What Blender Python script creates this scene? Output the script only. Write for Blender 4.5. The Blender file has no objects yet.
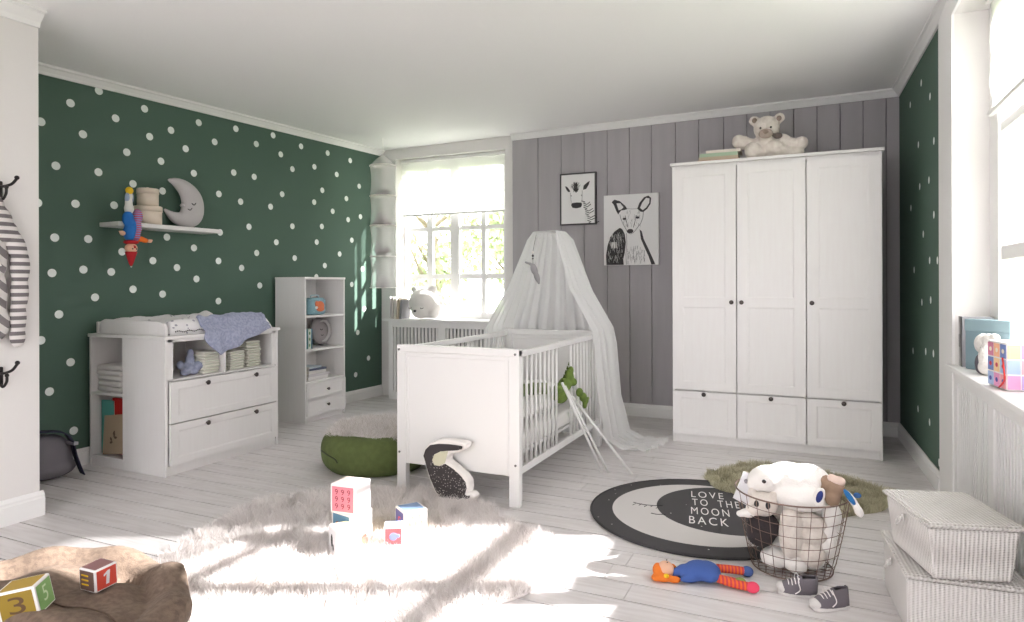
import bpy, bmesh, math, random
from mathutils import Vector, Matrix, Euler, noise
random.seed(7)
scene = bpy.context.scene
col = scene.collection
R = math.radians

# ---------------------------------------------------------------- camera
cam_d = bpy.data.cameras.new('camera'); cam = bpy.data.objects.new('camera', cam_d); col.objects.link(cam)
cam.location = (0, 0, 1.13)
cam.rotation_euler = (Matrix.Rotation(R(24.6), 3, 'Z') @ Matrix.Rotation(R(90), 3, 'X') @ Matrix.Rotation(R(-0.174), 3, 'Z')).to_euler()
cam_d.sensor_width = 36; cam_d.lens = 36*660/1024
cam_d.shift_y = -(311-284.1)/1024
cam_d.clip_start = .05; cam_d.clip_end = 200
scene.camera = cam

# ---------------------------------------------------------------- world, sun, exposure
w = bpy.data.worlds.new('sky'); scene.world = w; w.use_nodes = True
wn = w.node_tree.nodes; wl = w.node_tree.links
bg = wn['Background']; bg.inputs['Color'].default_value = (1.0, 0.98, 1.0, 1); bg.inputs['Strength'].default_value = 2.5
sun_d = bpy.data.lights.new('sun', 'SUN'); sun = bpy.data.objects.new('sun', sun_d); col.objects.link(sun)
sun_d.energy = 10.0; sun_d.angle = R(0.9); sun_d.color = (1.0, 0.985, 0.972)
sun.rotation_euler = Vector((-1, -.46, -.62)).to_track_quat('-Z', 'Y').to_euler()
sun.location = (6, 4, 6)
vs = scene.view_settings
vs.view_transform = 'Standard'; vs.look = 'None'; vs.gamma = 1; vs.use_curve_mapping = False; vs.exposure = 1.42
cy = scene.cycles
cy.use_denoising = True
cy.max_bounces = 10; cy.diffuse_bounces = 6; cy.transparent_max_bounces = 24; cy.sample_clamp_indirect = 8
cy.caustics_reflective = False; cy.caustics_refractive = False

# ---------------------------------------------------------------- materials
def srgb(r, g, b):
    f = lambda c: (c/255/12.92) if c/255 <= .04045 else ((c/255+.055)/1.055)**2.4
    return (f(r), f(g), f(b), 1)
MATS = {}
def mat(name, c, rough=.6, metal=0, bump=0, bscale=40, mix=None, mscale=8, mlo=.4, mhi=.6, stretch=None, sheen=0, coat=0, trans=0, sss=0, bdist=.01):
    if name in MATS: return MATS[name]
    m = bpy.data.materials.new(name); m.use_nodes = True
    n = m.node_tree.nodes; l = m.node_tree.links; b = n['Principled BSDF']
    b.inputs['Base Color'].default_value = c; b.inputs['Roughness'].default_value = rough; b.inputs['Metallic'].default_value = metal
    if sheen: b.inputs['Sheen Weight'].default_value = sheen
    if coat: b.inputs['Coat Weight'].default_value = coat
    tc = n.new('ShaderNodeTexCoord'); mp = n.new('ShaderNodeMapping'); l.new(tc.outputs['Object'], mp.inputs['Vector'])
    if stretch: mp.inputs['Scale'].default_value = stretch
    if mix is not None:
        t = n.new('ShaderNodeTexNoise'); t.inputs['Scale'].default_value = mscale; t.inputs['Detail'].default_value = 4
        r = n.new('ShaderNodeValToRGB'); r.color_ramp.elements[0].position = mlo; r.color_ramp.elements[1].position = mhi
        r.color_ramp.elements[0].color = c; r.color_ramp.elements[1].color = mix
        l.new(mp.outputs['Vector'], t.inputs['Vector']); l.new(t.outputs['Fac'], r.inputs['Fac']); l.new(r.outputs['Color'], b.inputs['Base Color'])
    if bump:
        t = n.new('ShaderNodeTexNoise'); t.inputs['Scale'].default_value = bscale; t.inputs['Detail'].default_value = 3
        bp = n.new('ShaderNodeBump'); bp.inputs['Strength'].default_value = bump; bp.inputs['Distance'].default_value = bdist
        l.new(mp.outputs['Vector'], t.inputs['Vector']); l.new(t.outputs['Fac'], bp.inputs['Height']); l.new(bp.outputs['Normal'], b.inputs['Normal'])
    MATS[name] = m; return m
def stripes(name, c1, c2, scale, direction='Z', rough=.8, duty=.5, profile='SAW', bump=0, distort=0, space='Object'):
    if name in MATS: return MATS[name]
    m = bpy.data.materials.new(name); m.use_nodes = True
    n = m.node_tree.nodes; l = m.node_tree.links; b = n['Principled BSDF']; b.inputs['Roughness'].default_value = rough
    tc = n.new('ShaderNodeTexCoord'); wv = n.new('ShaderNodeTexWave'); wv.wave_type = 'BANDS'; wv.bands_direction = direction
    wv.wave_profile = profile; wv.inputs['Scale'].default_value = scale; wv.inputs['Distortion'].default_value = distort
    r = n.new('ShaderNodeValToRGB'); r.color_ramp.interpolation = 'CONSTANT' if profile == 'SAW' else 'LINEAR'
    r.color_ramp.elements[0].color = c1; r.color_ramp.elements[1].color = c2; r.color_ramp.elements[0].position = 0; r.color_ramp.elements[1].position = duty
    l.new(tc.outputs[space], wv.inputs['Vector']); l.new(wv.outputs['Fac'], r.inputs['Fac']); l.new(r.outputs['Color'], b.inputs['Base Color'])
    if bump:
        bp = n.new('ShaderNodeBump'); bp.inputs['Strength'].default_value = bump; bp.inputs['Distance'].default_value = .01
        l.new(wv.outputs['Fac'], bp.inputs['Height']); l.new(bp.outputs['Normal'], b.inputs['Normal'])
    MATS[name] = m; return m
def spots(name, c1, c2, scale, thr=.3, rough=.8, rnd=1.0):
    if name in MATS: return MATS[name]
    m = bpy.data.materials.new(name); m.use_nodes = True
    n = m.node_tree.nodes; l = m.node_tree.links; b = n['Principled BSDF']; b.inputs['Roughness'].default_value = rough
    tc = n.new('ShaderNodeTexCoord'); v = n.new('ShaderNodeTexVoronoi'); v.inputs['Scale'].default_value = scale; v.inputs['Randomness'].default_value = rnd
    r = n.new('ShaderNodeValToRGB'); r.color_ramp.interpolation = 'CONSTANT'; r.color_ramp.elements[0].color = c2; r.color_ramp.elements[1].color = c1
    r.color_ramp.elements[1].position = thr
    l.new(tc.outputs['Object'], v.inputs['Vector']); l.new(v.outputs['Distance'], r.inputs['Fac']); l.new(r.outputs['Color'], b.inputs['Base Color'])
    MATS[name] = m; return m
def sheer(name, c, alpha=.5, tl=.5):
    m = bpy.data.materials.new(name); m.use_nodes = True
    n = m.node_tree.nodes; l = m.node_tree.links; n.clear()
    o = n.new('ShaderNodeOutputMaterial'); d = n.new('ShaderNodeBsdfDiffuse'); t = n.new('ShaderNodeBsdfTranslucent'); x = n.new('ShaderNodeBsdfTransparent')
    d.inputs['Color'].default_value = c; t.inputs['Color'].default_value = c
    m1 = n.new('ShaderNodeMixShader'); m1.inputs[0].default_value = tl; l.new(d.outputs[0], m1.inputs[1]); l.new(t.outputs[0], m1.inputs[2])
    m2 = n.new('ShaderNodeMixShader'); m2.inputs[0].default_value = alpha; l.new(x.outputs[0], m2.inputs[1]); l.new(m1.outputs[0], m2.inputs[2])
    l.new(m2.outputs[0], o.inputs['Surface']); MATS[name] = m; return m
def glassmat():
    m = bpy.data.materials.new('window_glass'); m.use_nodes = True
    n = m.node_tree.nodes; l = m.node_tree.links; n.clear()
    o = n.new('ShaderNodeOutputMaterial'); x = n.new('ShaderNodeBsdfTransparent'); g = n.new('ShaderNodeBsdfGlossy'); g.inputs['Roughness'].default_value = .02
    m2 = n.new('ShaderNodeMixShader'); m2.inputs[0].default_value = .05; l.new(x.outputs[0], m2.inputs[1]); l.new(g.outputs[0], m2.inputs[2])
    l.new(m2.outputs[0], o.inputs['Surface']); return m
GLASS = glassmat()
WHITE = mat('white_trim_paint', srgb(238, 237, 236), .45)
CEIL = mat('ceiling_plaster', srgb(249, 248, 248), .9)
PLASTER = mat('white_wall_plaster', srgb(226, 223, 221), .85, bump=.05, bscale=60)
def wood_white(name='white_wood_foil', c=srgb(226, 223, 222), c2=srgb(232, 230, 229)):
    return mat(name, c, .42, mix=c2, mscale=14, mlo=.35, mhi=.65, stretch=(6, 6, .5))
WOOD = mat('white_wood_foil', srgb(229, 226, 225), .45, mix=srgb(231, 229, 228), mscale=9, mlo=.3, mhi=.7, stretch=(6, 6, .5))
WOODC = mat('cot_white_lacquer', srgb(228, 227, 226), .38)
KNOB = mat('dark_pewter', srgb(84, 78, 76), .35, .85)
GREEN = mat('green_wall_paint', srgb(76, 101, 88), .75, bump=.03, bscale=80)
DOT = mat('white_dot_sticker', srgb(238, 244, 240), .6)
GREY = mat('grey_wall_planks', srgb(172, 168, 171), .6, mix=srgb(167, 163, 166), mscale=3, stretch=(4, 4, .4))
GAP = mat('plank_gap_shadow_paint', srgb(70, 68, 69), .9)
DARK = mat('dark_gap', srgb(40, 38, 37), .9)

# ---------------------------------------------------------------- mesh builder
class MB:
    def __init__(s): s.v = []; s.f = []; s.m = []; s.sm = []
    def add(s, vs, fs, m=0, sm=False, M=None):
        o = len(s.v)
        for v in vs:
            v = Vector(v)
            if M is not None: v = M @ v
            s.v.append(v)
        for f in fs: s.f.append([i+o for i in f]); s.m.append(m); s.sm.append(sm)
        return s
    def box(s, x0, x1, y0, y1, z0, z1, m=0, M=None):
        vs = [(x0,y0,z0),(x1,y0,z0),(x1,y1,z0),(x0,y1,z0),(x0,y0,z1),(x1,y0,z1),(x1,y1,z1),(x0,y1,z1)]
        return s.add(vs, [(0,3,2,1),(4,5,6,7),(0,1,5,4),(1,2,6,5),(2,3,7,6),(3,0,4,7)], m, False, M)
    def rbox(s, x0, x1, y0, y1, z0, z1, r=.01, m=0, M=None, n=4):
        """box whose vertical edges are rounded and top/bottom softened"""
        pts = []
        for cx, cyy, a0 in ((x1-r, y1-r, 0), (x0+r, y1-r, 90), (x0+r, y0+r, 180), (x1-r, y0+r, 270)):
            for k in range(n+1):
                a = R(a0+90*k/n); pts.append((cx+r*math.cos(a), cyy+r*math.sin(a)))
        c = ((x0+x1)/2, (y0+y1)/2); rings = []
        for k in range(n+1):
            a = R(90*k/n); ins = r*(1-math.sin(a)); z = z0+r*(1-math.cos(a)); rings.append((ins, z))
        rings += [(i, z0+z1-z) for i, z in reversed(rings)]
        vs = []; fs = []; N = len(pts)
        for ins, z in rings:
            for px, py in pts:
                dx, dy = px-c[0], py-c[1]; hx, hy = (x1-x0)/2, (y1-y0)/2
                vs.append((c[0]+dx*(1-ins/hx), c[1]+dy*(1-ins/hy), z))
        for i in range(len(rings)-1):
            for j in range(N): fs.append((i*N+j, i*N+(j+1)%N, (i+1)*N+(j+1)%N, (i+1)*N+j))
        fs.append(tuple(range(N))[::-1]); fs.append(tuple((len(rings)-1)*N+j for j in range(N)))
        return s.add(vs, fs, m, True, M)
    def tube(s, path, r, n=8, m=0, M=None, closed=False, caps=True):
        P = [Vector(p) for p in path]; N = len(P); rr = r if isinstance(r, (list, tuple)) else [r]*N
        vs = []; prev = None
        for i, p in enumerate(P):
            if closed: t = (P[(i+1) % N]-P[i-1])
            else: t = (P[min(i+1, N-1)]-P[max(i-1, 0)])
            t.normalize()
            a = prev if prev is not None else (Vector((0, 0, 1)) if abs(t.z) < .9 else Vector((1, 0, 0)))
            u = (a - t*a.dot(t)).normalized(); prev = u; v_ = t.cross(u)
            for k in range(n):
                an = 2*math.pi*k/n; vs.append(p+(u*math.cos(an)+v_*math.sin(an))*rr[i])
        fs = []
        for i in range(N-1 if not closed else N):
            for k in range(n):
                a = i*n+k; b = i*n+(k+1) % n; c = ((i+1) % N)*n+(k+1) % n; d = ((i+1) % N)*n+k; fs.append((a, b, c, d))
        if caps and not closed: fs.append(tuple(range(n))[::-1]); fs.append(tuple((N-1)*n+k for k in range(n)))
        return s.add(vs, fs, m, True, M)
    def lathe(s, prof, c=(0,0,0), n=24, m=0, M=None, cap=True, sm=True):
        vs = []; fs = []
        for r, z in prof:
            for k in range(n):
                a = 2*math.pi*k/n; vs.append((c[0]+r*math.cos(a), c[1]+r*math.sin(a), c[2]+z))
        for i in range(len(prof)-1):
            for k in range(n): fs.append((i*n+k, i*n+(k+1) % n, (i+1)*n+(k+1) % n, (i+1)*n+k))
        if cap: fs.append(tuple(range(n))[::-1]); fs.append(tuple((len(prof)-1)*n+k for k in range(n)))
        return s.add(vs, fs, m, sm, M)
    def ell(s, c, r, m=0, rot=(0,0,0), n=16, k=10, M=None):
        if not isinstance(r, (tuple, list)): r = (r, r, r)
        E = Matrix.Translation(Vector(c)) @ Euler(rot).to_matrix().to_4x4()
        if M is not None: E = M @ E
        vs = [(0, 0, -r[2])]; fs = []
        for i in range(1, k):
            a = math.pi*i/k
            for j in range(n):
                b = 2*math.pi*j/n; vs.append((r[0]*math.sin(a)*math.cos(b), r[1]*math.sin(a)*math.sin(b), -r[2]*math.cos(a)))
        vs.append((0, 0, r[2])); L = len(vs)-1
        for j in range(n):
            fs.append((0, 1+(j+1) % n, 1+j)); fs.append((L, 1+(k-2)*n+j, 1+(k-2)*n+(j+1) % n))
            for i in range(k-2): a = 1+i*n+j; b = 1+i*n+(j+1) % n; fs.append((a, b, b+n, a+n))
        return s.add(vs, fs, m, True, E)
    def prism(s, pts, z0, z1, m=0, M=None, sm=False):
        N = len(pts); vs = [(x, y, z0) for x, y in pts]+[(x, y, z1) for x, y in pts]
        fs = [tuple(range(N))[::-1], tuple(range(N, 2*N))]+[(i, (i+1) % N, N+(i+1) % N, N+i) for i in range(N)]
        return s.add(vs, fs, m, sm, M)
    def disc(s, c, r, nrm, n=16, m=0, ry=None, up=(0, 0, 1)):
        nrm = Vector(nrm).normalized(); u = Vector(up).cross(nrm).normalized(); v_ = nrm.cross(u); ry = ry or r
        vs = [Vector(c)+u*math.cos(2*math.pi*k/n)*r+v_*math.sin(2*math.pi*k/n)*ry for k in range(n)]
        return s.add(vs, [tuple(range(n))], m)
    def build(s, name, mats, parent=None, bevel=0, seg=2, remesh=0, smooth=0, subsurf=0, fix=True):
        if not isinstance(mats, (list, tuple)): mats = [mats]
        me = bpy.data.meshes.new(name); me.from_pydata([tuple(v) for v in s.v], [], s.f)
        for mm in mats: me.materials.append(mm)
        me.polygons.foreach_set('material_index', s.m)
        me.polygons.foreach_set('use_smooth', [True]*len(s.f) if remesh or subsurf else s.sm)
        me.update()
        o = bpy.data.objects.new(name, me); col.objects.link(o)
        if parent is not None: o.parent = parent
        if remesh:
            md = o.modifiers.new('fuse', 'REMESH'); md.mode = 'VOXEL'; md.voxel_size = remesh; md.use_smooth_shade = True
            if smooth: sd = o.modifiers.new('soften', 'SMOOTH'); sd.iterations = smooth; sd.factor = .6
        if bevel:
            md = o.modifiers.new('edge', 'BEVEL'); md.width = bevel; md.segments = seg; md.limit_method = 'ANGLE'; md.harden_normals = False
        if subsurf: md = o.modifiers.new('sub', 'SUBSURF'); md.levels = subsurf; md.render_levels = subsurf
        return o
def empty(name, loc=(0, 0, 0), rz=0, rot=None, parent=None):
    o = bpy.data.objects.new(name, None); col.objects.link(o); o.location = loc; o.rotation_euler = rot or (0, 0, rz)
    o.empty_display_size = .05
    if parent: o.parent = parent
    return o
def tag(o, label=None, cat=None, group=None, kind=None):
    if label: o['label'] = label
    if cat: o['category'] = cat
    if group: o['group'] = group
    if kind: o['kind'] = kind
    return o
def thing(name, label, cat, loc=(0,0,0), rz=0, group=None, rot=None):
    return tag(empty(name, loc, rz, rot), label, cat, group)
def struct(o): o['kind'] = 'structure'; return o
def copy_tree(o, parent=None):
    c = o.copy(); col.objects.link(c); c.parent = parent
    if parent is not None: c.matrix_parent_inverse = o.matrix_parent_inverse
    for ch in list(o.children): copy_tree(ch, c)
    return c
def T(x=0, y=0, z=0, rx=0, ry=0, rz=0, s=1):
    return Matrix.Translation((x, y, z)) @ Euler((rx, ry, rz)).to_matrix().to_4x4() @ Matrix.Scale(s, 4)
def lerp(a, b, t): return a+(b-a)*t
def smoothpath(P, n=6):
    """Catmull-Rom through the points"""
    P = [Vector(p) for p in P]; out = []
    for i in range(len(P)-1):
        p0 = P[max(i-1, 0)]; p1 = P[i]; p2 = P[i+1]; p3 = P[min(i+2, len(P)-1)]
        for k in range(n):
            t = k/n; out.append(.5*((2*p1)+(p2-p0)*t+(2*p0-5*p1+4*p2-p3)*t*t+(3*p1-p0-3*p2+p3)*t**3))
    out.append(P[-1]); return out

# ---------------------------------------------------------------- the room
def lwx(y): return -4.215+(y-2.4)*.056          # the left wall stands a little askew
def rwx(y): return .57+(5.6-y)*.036
YB = 5.6
def cz(x, y):                                   # ceiling height
    u = (x+4.1)/4.7; v = (y-2.4)/3.2
    return lerp(lerp(2.455, 2.607, u), lerp(2.50, 2.55, u), v)

def board_floor():
    m = bpy.data.materials.new('white_washed_floorboards'); m.use_nodes = True
    n = m.node_tree.nodes; l = m.node_tree.links; b = n['Principled BSDF']
    tc = n.new('ShaderNodeTexCoord'); mp = n.new('ShaderNodeMapping'); mp.inputs['Scale'].default_value = (1.5, 14, 1)
    t = n.new('ShaderNodeTexNoise'); t.inputs['Scale'].default_value = 3; t.inputs['Detail'].default_value = 6
    r = n.new('ShaderNodeValToRGB'); r.color_ramp.elements[0].color = srgb(212, 207, 206); r.color_ramp.elements[1].color = srgb(224, 220, 220)
    r.color_ramp.elements[0].position = .35; r.color_ramp.elements[1].position = .6
    a = n.new('ShaderNodeVertexColor'); a.layer_name = 'tone'; mx = n.new('ShaderNodeMixRGB'); mx.blend_type = 'MULTIPLY'; mx.inputs[0].default_value = 1
    l.new(tc.outputs['Object'], mp.inputs['Vector']); l.new(mp.outputs['Vector'], t.inputs['Vector']); l.new(t.outputs['Fac'], r.inputs['Fac'])
    l.new(r.outputs['Color'], mx.inputs[1]); l.new(a.outputs['Color'], mx.inputs[2]); l.new(mx.outputs['Color'], b.inputs['Base Color'])
    b.inputs['Roughness'].default_value = .42
    bp = n.new('ShaderNodeBump'); bp.inputs['Strength'].default_value = .06; bp.inputs['Distance'].default_value = .01
    l.new(t.outputs['Fac'], bp.inputs['Height']); l.new(bp.outputs['Normal'], b.inputs['Normal'])
    rnd = random.Random(3); mb = MB(); tones = []
    mb.box(-4.6, 1.0, -1.5, 5.9, -.06, -.012, 1); tones += [1]*6
    y = -1.5; g = .0042
    while y < 5.75:
        x = -4.6; first = rnd.uniform(.6, 2.4)
        while x < 1.0:
            L = first if x == -4.6 else rnd.uniform(1.6, 2.6); x1 = min(x+L, 1.0)
            mb.box(x+.0012, x1-.0012, y+g, y+.141-g, -.012, 0, 0); tones += [rnd.uniform(.93, 1.0)]*6
            x = x1
        y += .141
    o = mb.build('floor', [m, mat('floor_gap', srgb(92, 88, 85), .9)])
    va = o.data.color_attributes.new('tone', 'FLOAT_COLOR', 'CORNER')
    for p in o.data.polygons:
        t_ = tones[p.index]
        for li in p.loop_indices: va.data[li].color = (t_, t_, t_, 1)
    struct(o)
board_floor()

mb = MB()
N = 8; vs_ = []; fs_ = []
for j in range(N+1):
    for i in range(N+1):
        x = lerp(-4.6, 1.0, i/N); y = lerp(-1.5, 5.95, j/N); vs_.append((x, y, cz(x, y)))
vs_ += [(v[0], v[1], v[2]+.1) for v in vs_]; K = (N+1)**2
for j in range(N):
    for i in range(N):
        a = j*(N+1)+i; fs_.append((a, a+N+1, a+N+2, a+1)); fs_.append((K+a, K+a+1, K+a+N+2, K+a+N+1))
mb.add(vs_, fs_, 0, True); struct(mb.build('ceiling', CEIL))

# left wall (green, dotted)
DOTS_L = [(2.591, 2.264), (2.764, 2.385), (2.423, 2.112), (2.665, 2.085), (2.506, 1.861), (2.872, 2.232), (3.071, 2.341), (2.76, 1.86), (2.946, 2.021), (3.107, 2.157), (3.19, 2.001), (3.267, 2.234), (3.382, 2.123), (3.49, 2.336), (3.448, 1.954), (3.626, 2.219), (3.819, 2.359), (4.017, 2.276), (4.191, 2.381), (4.273, 2.236), (4.503, 2.346), (4.402, 2.131), (4.662, 2.191), (4.83, 2.344), (5.134, 2.325), (4.948, 2.164), (3.798, 2.011), (3.995, 2.006), (3.662, 1.827), (3.862, 1.79), (4.287, 1.9), (4.162, 1.781), (4.76, 1.992), (4.658, 1.873), (5.079, 1.952), (4.893, 1.813), (5.261, 2.094), (5.279, 1.797), (5.102, 1.753), (2.404, 1.624), (2.619, 1.641), (2.86, 1.657), (2.988, 1.815), (3.201, 1.793), (2.498, 1.422), (2.695, 1.425), (2.912, 1.353), (3.233, 1.47), (2.482, 1.206), (2.665, 1.23), (2.84, 1.218), (3.128, 1.3), (3.31, 1.256), (3.447, 1.404), (3.467, 1.175), (2.986, 1.103), (2.736, 1.053), (3.199, 1.067), (3.942, 1.597), (4.4, 1.636), (3.671, 1.533), (3.657, 1.314), (4.018, 1.39), (4.222, 1.488), (3.87, 1.265), (4.048, 1.125), (3.655, 1.007), (4.425, 1.362), (4.753, 1.661), (4.688, 1.515), (5.153, 1.559), (4.984, 1.419), (4.789, 1.305), (4.682, 1.201), (5.305, 1.286), (5.332, 0.888), (5.151, 1.132), (2.521, 0.953), (2.419, 0.802), (2.587, 0.653), (2.466, 0.488), (2.604, 0.224), (5.392, 0.396), (5.202, 0.254), (5.234, 0.662)]
DOTS_R = [(4.726, 2.356), (4.461, 2.204), (5.112, 2.318), (4.357, 1.927), (4.825, 1.996), (4.498, 1.727), (4.783, 1.728), (4.213, 1.672), (5.097, 1.628), (4.363, 1.513), (4.674, 1.425), (4.485, 1.26), (4.273, 1.253), (4.986, 1.214), (4.725, 1.011), (4.458, 1.031), (5.034, 0.684), (4.609, 0.72), (4.387, 0.73), (4.863, 0.333), (4.501, 0.319), (4.244, 0.149)]
mb = MB()
ya, yb = 1.9, 5.75
def wallslab(mb, fx, ya, yb, side, z1=2.7, m=0, t=.12):
    a = (fx(ya), ya); b = (fx(yb), yb)
    q = [(a[0], a[1]), (b[0], b[1]), (b[0]+side*t, b[1]), (a[0]+side*t, a[1])]
    mb.prism(q if side > 0 else q[::-1], 0, z1, m)
wallslab(mb, lwx, ya, yb, -1)
for y, z in DOTS_L: mb.disc((lwx(y)+.0015, y, z), .0255, (1, -.056, 0), 20, 1)
struct(mb.build('wall_left', [GREEN, DOT]))
# near-left wall: a white wall that stands further into the room
mb = MB(); mb.box(-3.62, -3.47, -1.5, 1.985, 0, 2.7); mb.box(-4.5, -3.62, 1.85, 1.985, 0, 2.7)
struct(mb.build('wall_near_left', PLASTER))
# wall behind the camera: unseen, its opening shaped to set the light from the rear
struct(MB().box(-3.62, .92, -1.6, -1.5, 2.02, 2.75).box(-3.62, -2.5, -1.6, -1.5, 0, 2.02).box(-.1, .92, -1.6, -1.5, 0, 2.02).build('wall_rear', PLASTER))
# baseboards
def baseboard(name, P, h=.105, t=.018, side=1):
    mb = MB()
    for (a, b) in zip(P[:-1], P[1:]):
        d = (Vector(b)-Vector(a)); L = d.length; ang = math.atan2(d.y, d.x)
        prof = [(0, 0), (t, 0), (t, h*.72), (t*.75, h*.78), (t*.75, h*.86), (t*.3, h), (0, h)]
        M = Matrix.Translation((a[0], a[1], 0)) @ Matrix.Rotation(ang, 4, 'Z')
        n = len(prof); vs = [(0, side*p[0], p[1]) for p in prof]+[(L, side*p[0], p[1]) for p in prof]
        mb.add(vs, [(i, (i+1) % n, n+(i+1) % n, n+i) for i in range(n)]+[tuple(range(n))[::-1], tuple(range(n, 2*n))], 0, False, M)
    return struct(mb.build(name, WHITE))
baseboard('baseboard_left', [(lwx(2.0)+.001, 2.0), (lwx(5.59)+.001, 5.59)], side=-1)
baseboard('baseboard_back', [(-2.549, YB-.021), (rwx(5.58)-.002, YB-.021)], side=-1)
baseboard('baseboard_right', [(rwx(5.575)-.001, 5.575), (rwx(4.17)-.001, 4.17)], side=-1)
baseboard('baseboard_near_left', [(-3.47, -1.5), (-3.47, 2.0), (-4.2, 2.003)][:2], h=.12, t=.02, side=-1)
# cornices
def cornice(name, a, b, n, drop=.055, out=.05):
    """a, b: plan points on the wall; n: plan direction into the room"""
    mb = MB(); prof = [(0, -drop), (.012, -drop), (.02, -drop*.7), (out*.75, -.018), (out, -.012), (out, .02), (0, .02)]
    vs = []; S = 6
    for k in range(S+1):
        x = lerp(a[0], b[0], k/S); y = lerp(a[1], b[1], k/S); z = cz(x, y)
        for p, q in prof: vs.append((x+n[0]*p, y+n[1]*p, z+q))
    L = len(prof); fs = []
    for k in range(S):
        for i in range(L): fs.append((k*L+i, k*L+(i+1) % L, (k+1)*L+(i+1) % L, (k+1)*L+i))
    fs += [tuple(range(L)), tuple(S*L+i for i in range(L))[::-1]]
    mb.add(vs, fs); return struct(mb.build(name, WHITE))
cornice('trim_1', (lwx(2.0), 2.0), (lwx(5.6), 5.6), (1, 0))
cornice('trim_2', (-2.549, YB-.02), (rwx(5.6), YB-.02), (0, -1))
cornice('trim_3', (rwx(5.58), 5.58), (rwx(3.9), 3.9), (-1, 0))
cornice('trim_4', (-3.47, -1.5), (-3.47, 1.985), (1, 0), drop=.075, out=.07)

# back wall: white part with the window, planked grey part
WX0, WX1, WZ0, WZ1 = -3.86, -2.632, .79, 2.40
mb = MB()
mb.box(-4.5, WX0, YB, 5.85, 0, 2.7, 0); mb.box(WX1, -2.55, YB, 5.85, 0, 2.7, 0)
mb.box(WX0, WX1, YB, 5.85, 0, WZ0-.02, 0); mb.box(WX0, WX1, YB, 5.85, WZ1, 2.7, 0)
mb.box(-2.549, .75, YB, 5.85, 0, 2.7, 1)
xs = [-2.549, -2.29, -2.065, -1.848, -1.638, -1.442, -1.252, -1.051, -.861, -.663, -.486, -.314, -.14, .023, .182, .337, .487, .60]
for a, b in zip(xs[:-1], xs[1:]):
    g = .0016; y0 = YB-.02; q = .0035
    mb.prism([(a+g, YB), (a+g, y0+q), (a+g+q, y0), (b-g-q, y0), (b-g, y0+q), (b-g, YB)][::-1], .0, 2.6, 2)
struct(mb.build('wall_back', [PLASTER, GAP, GREY]))
# right wall
mb = MB(); RY0, RY1, RZ0, RZ1 = 2.36, 3.80, .735, 2.43
wallslab(mb, rwx, 4.17, 5.7, 1, t=.3)
for y, z in DOTS_R: mb.disc((rwx(y)-.0015, y, z), .022, (-1, -.036, 0), 20, 1)
X = .62
mb.box(X, .92, RY1, 4.17, 0, 2.75, 2); mb.box(X, .92, -1.5, RY0, 0, 2.75, 2)
mb.box(X, .92, RY0, RY1, RZ1, 2.75, 2); mb.box(X+.12, .92, RY0, RY1, 0, RZ0-.02, 2)
struct(mb.build('wall_right', [GREEN, DOT, PLASTER]))
mb = MB()      # casing of the right window
mb.box(X-.012, X, RY1, 4.17, 0, 2.62); mb.box(X-.012, X, RY0, RY1, RZ1, RZ1+.1)
struct(mb.build('trim_5', WHITE))

# ---- windows
def window(name, M, W, H, cols, rows, mull=(), depth=.05, fw=.05, mw=.03):
    """plane window: width along local x, height along z, y = depth. cols: list of (x0,x1) panes, rows: list of (z0,z1)"""
    root = struct(empty(name)); root.matrix_world = M
    fr = MB(); ys = (-depth/2, depth/2)
    xs = sorted(cols); zs = sorted(rows)
    prev = 0
    for a, b in xs: fr.box(prev, a, ys[0]+(0 if a-prev > .08 else .008), ys[1], 0, H); prev = b
    fr.box(prev, W, ys[0], ys[1], 0, H)
    for a, b in xs:
        p = 0
        for z0, z1 in zs: fr.box(a, b, ys[0]+(.004 if z0-p > .06 else .012), ys[1]-.004, p, z0); p = z1
        fr.box(a, b, ys[0]+.004, ys[1]-.004, p, H)
    fr.build('window_frame', WHITE, root)
    for a, b in xs:
        for z0, z1 in zs:
            MB().box(a-.005, b+.005, .002, .006, z0-.005, z1+.005).build('pane', GLASS, root)
    return root
bx = lambda x: x-WX0
w1 = window('window_1', T(WX0, 5.77, WZ0-.02), WX1-WX0, WZ1-WZ0+.02,
       [(.04, .275), (.342, .556), (.654, .899), (.948, 1.142)], [(.083, .413), (.463, .90), (.94, 1.52)])
sill = MB().box(WX0-.03, WX1+.03, 5.40, 5.75, WZ0-.022, WZ0).build('trim_6', WHITE, bevel=.004); struct(sill)
# radiator cover below
def slat_cover(name, label, M, W, H, groups, sw=.022, gap=.022):
    root = thing(name, label, 'radiator cover'); root.matrix_world = M
    f = MB(); prev = 0
    for a, b in groups: f.box(prev, a, 0, .03, .0, H); prev = b
    f.box(prev, W, 0, .03, 0, H)
    for a, b in groups: f.box(a, b, .0, .03, H-.055, H); f.box(a, b, 0, .03, 0, .07)
    f.build('frame', WHITE, root, bevel=.002)
    f = MB()
    for a, b in groups:
        n = int((b-a)/(sw+gap)); p = (b-a)/n
        for i in range(n): f.box(a+p*(i+.5)-sw/2, a+p*(i+.5)+sw/2, .008, .026, .06, H-.045)
    f.build('slat_panel', WHITE, root)
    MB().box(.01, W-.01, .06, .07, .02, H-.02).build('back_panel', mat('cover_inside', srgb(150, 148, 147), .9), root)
    return root
slat_cover('radiator_cover', 'white slatted radiator cover under the back window behind the cot', T(WX0+.02, 5.44, 0), 1.26, .765, [(.05, .57), (.65, 1.2)], sw=.02, gap=.018)
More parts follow.
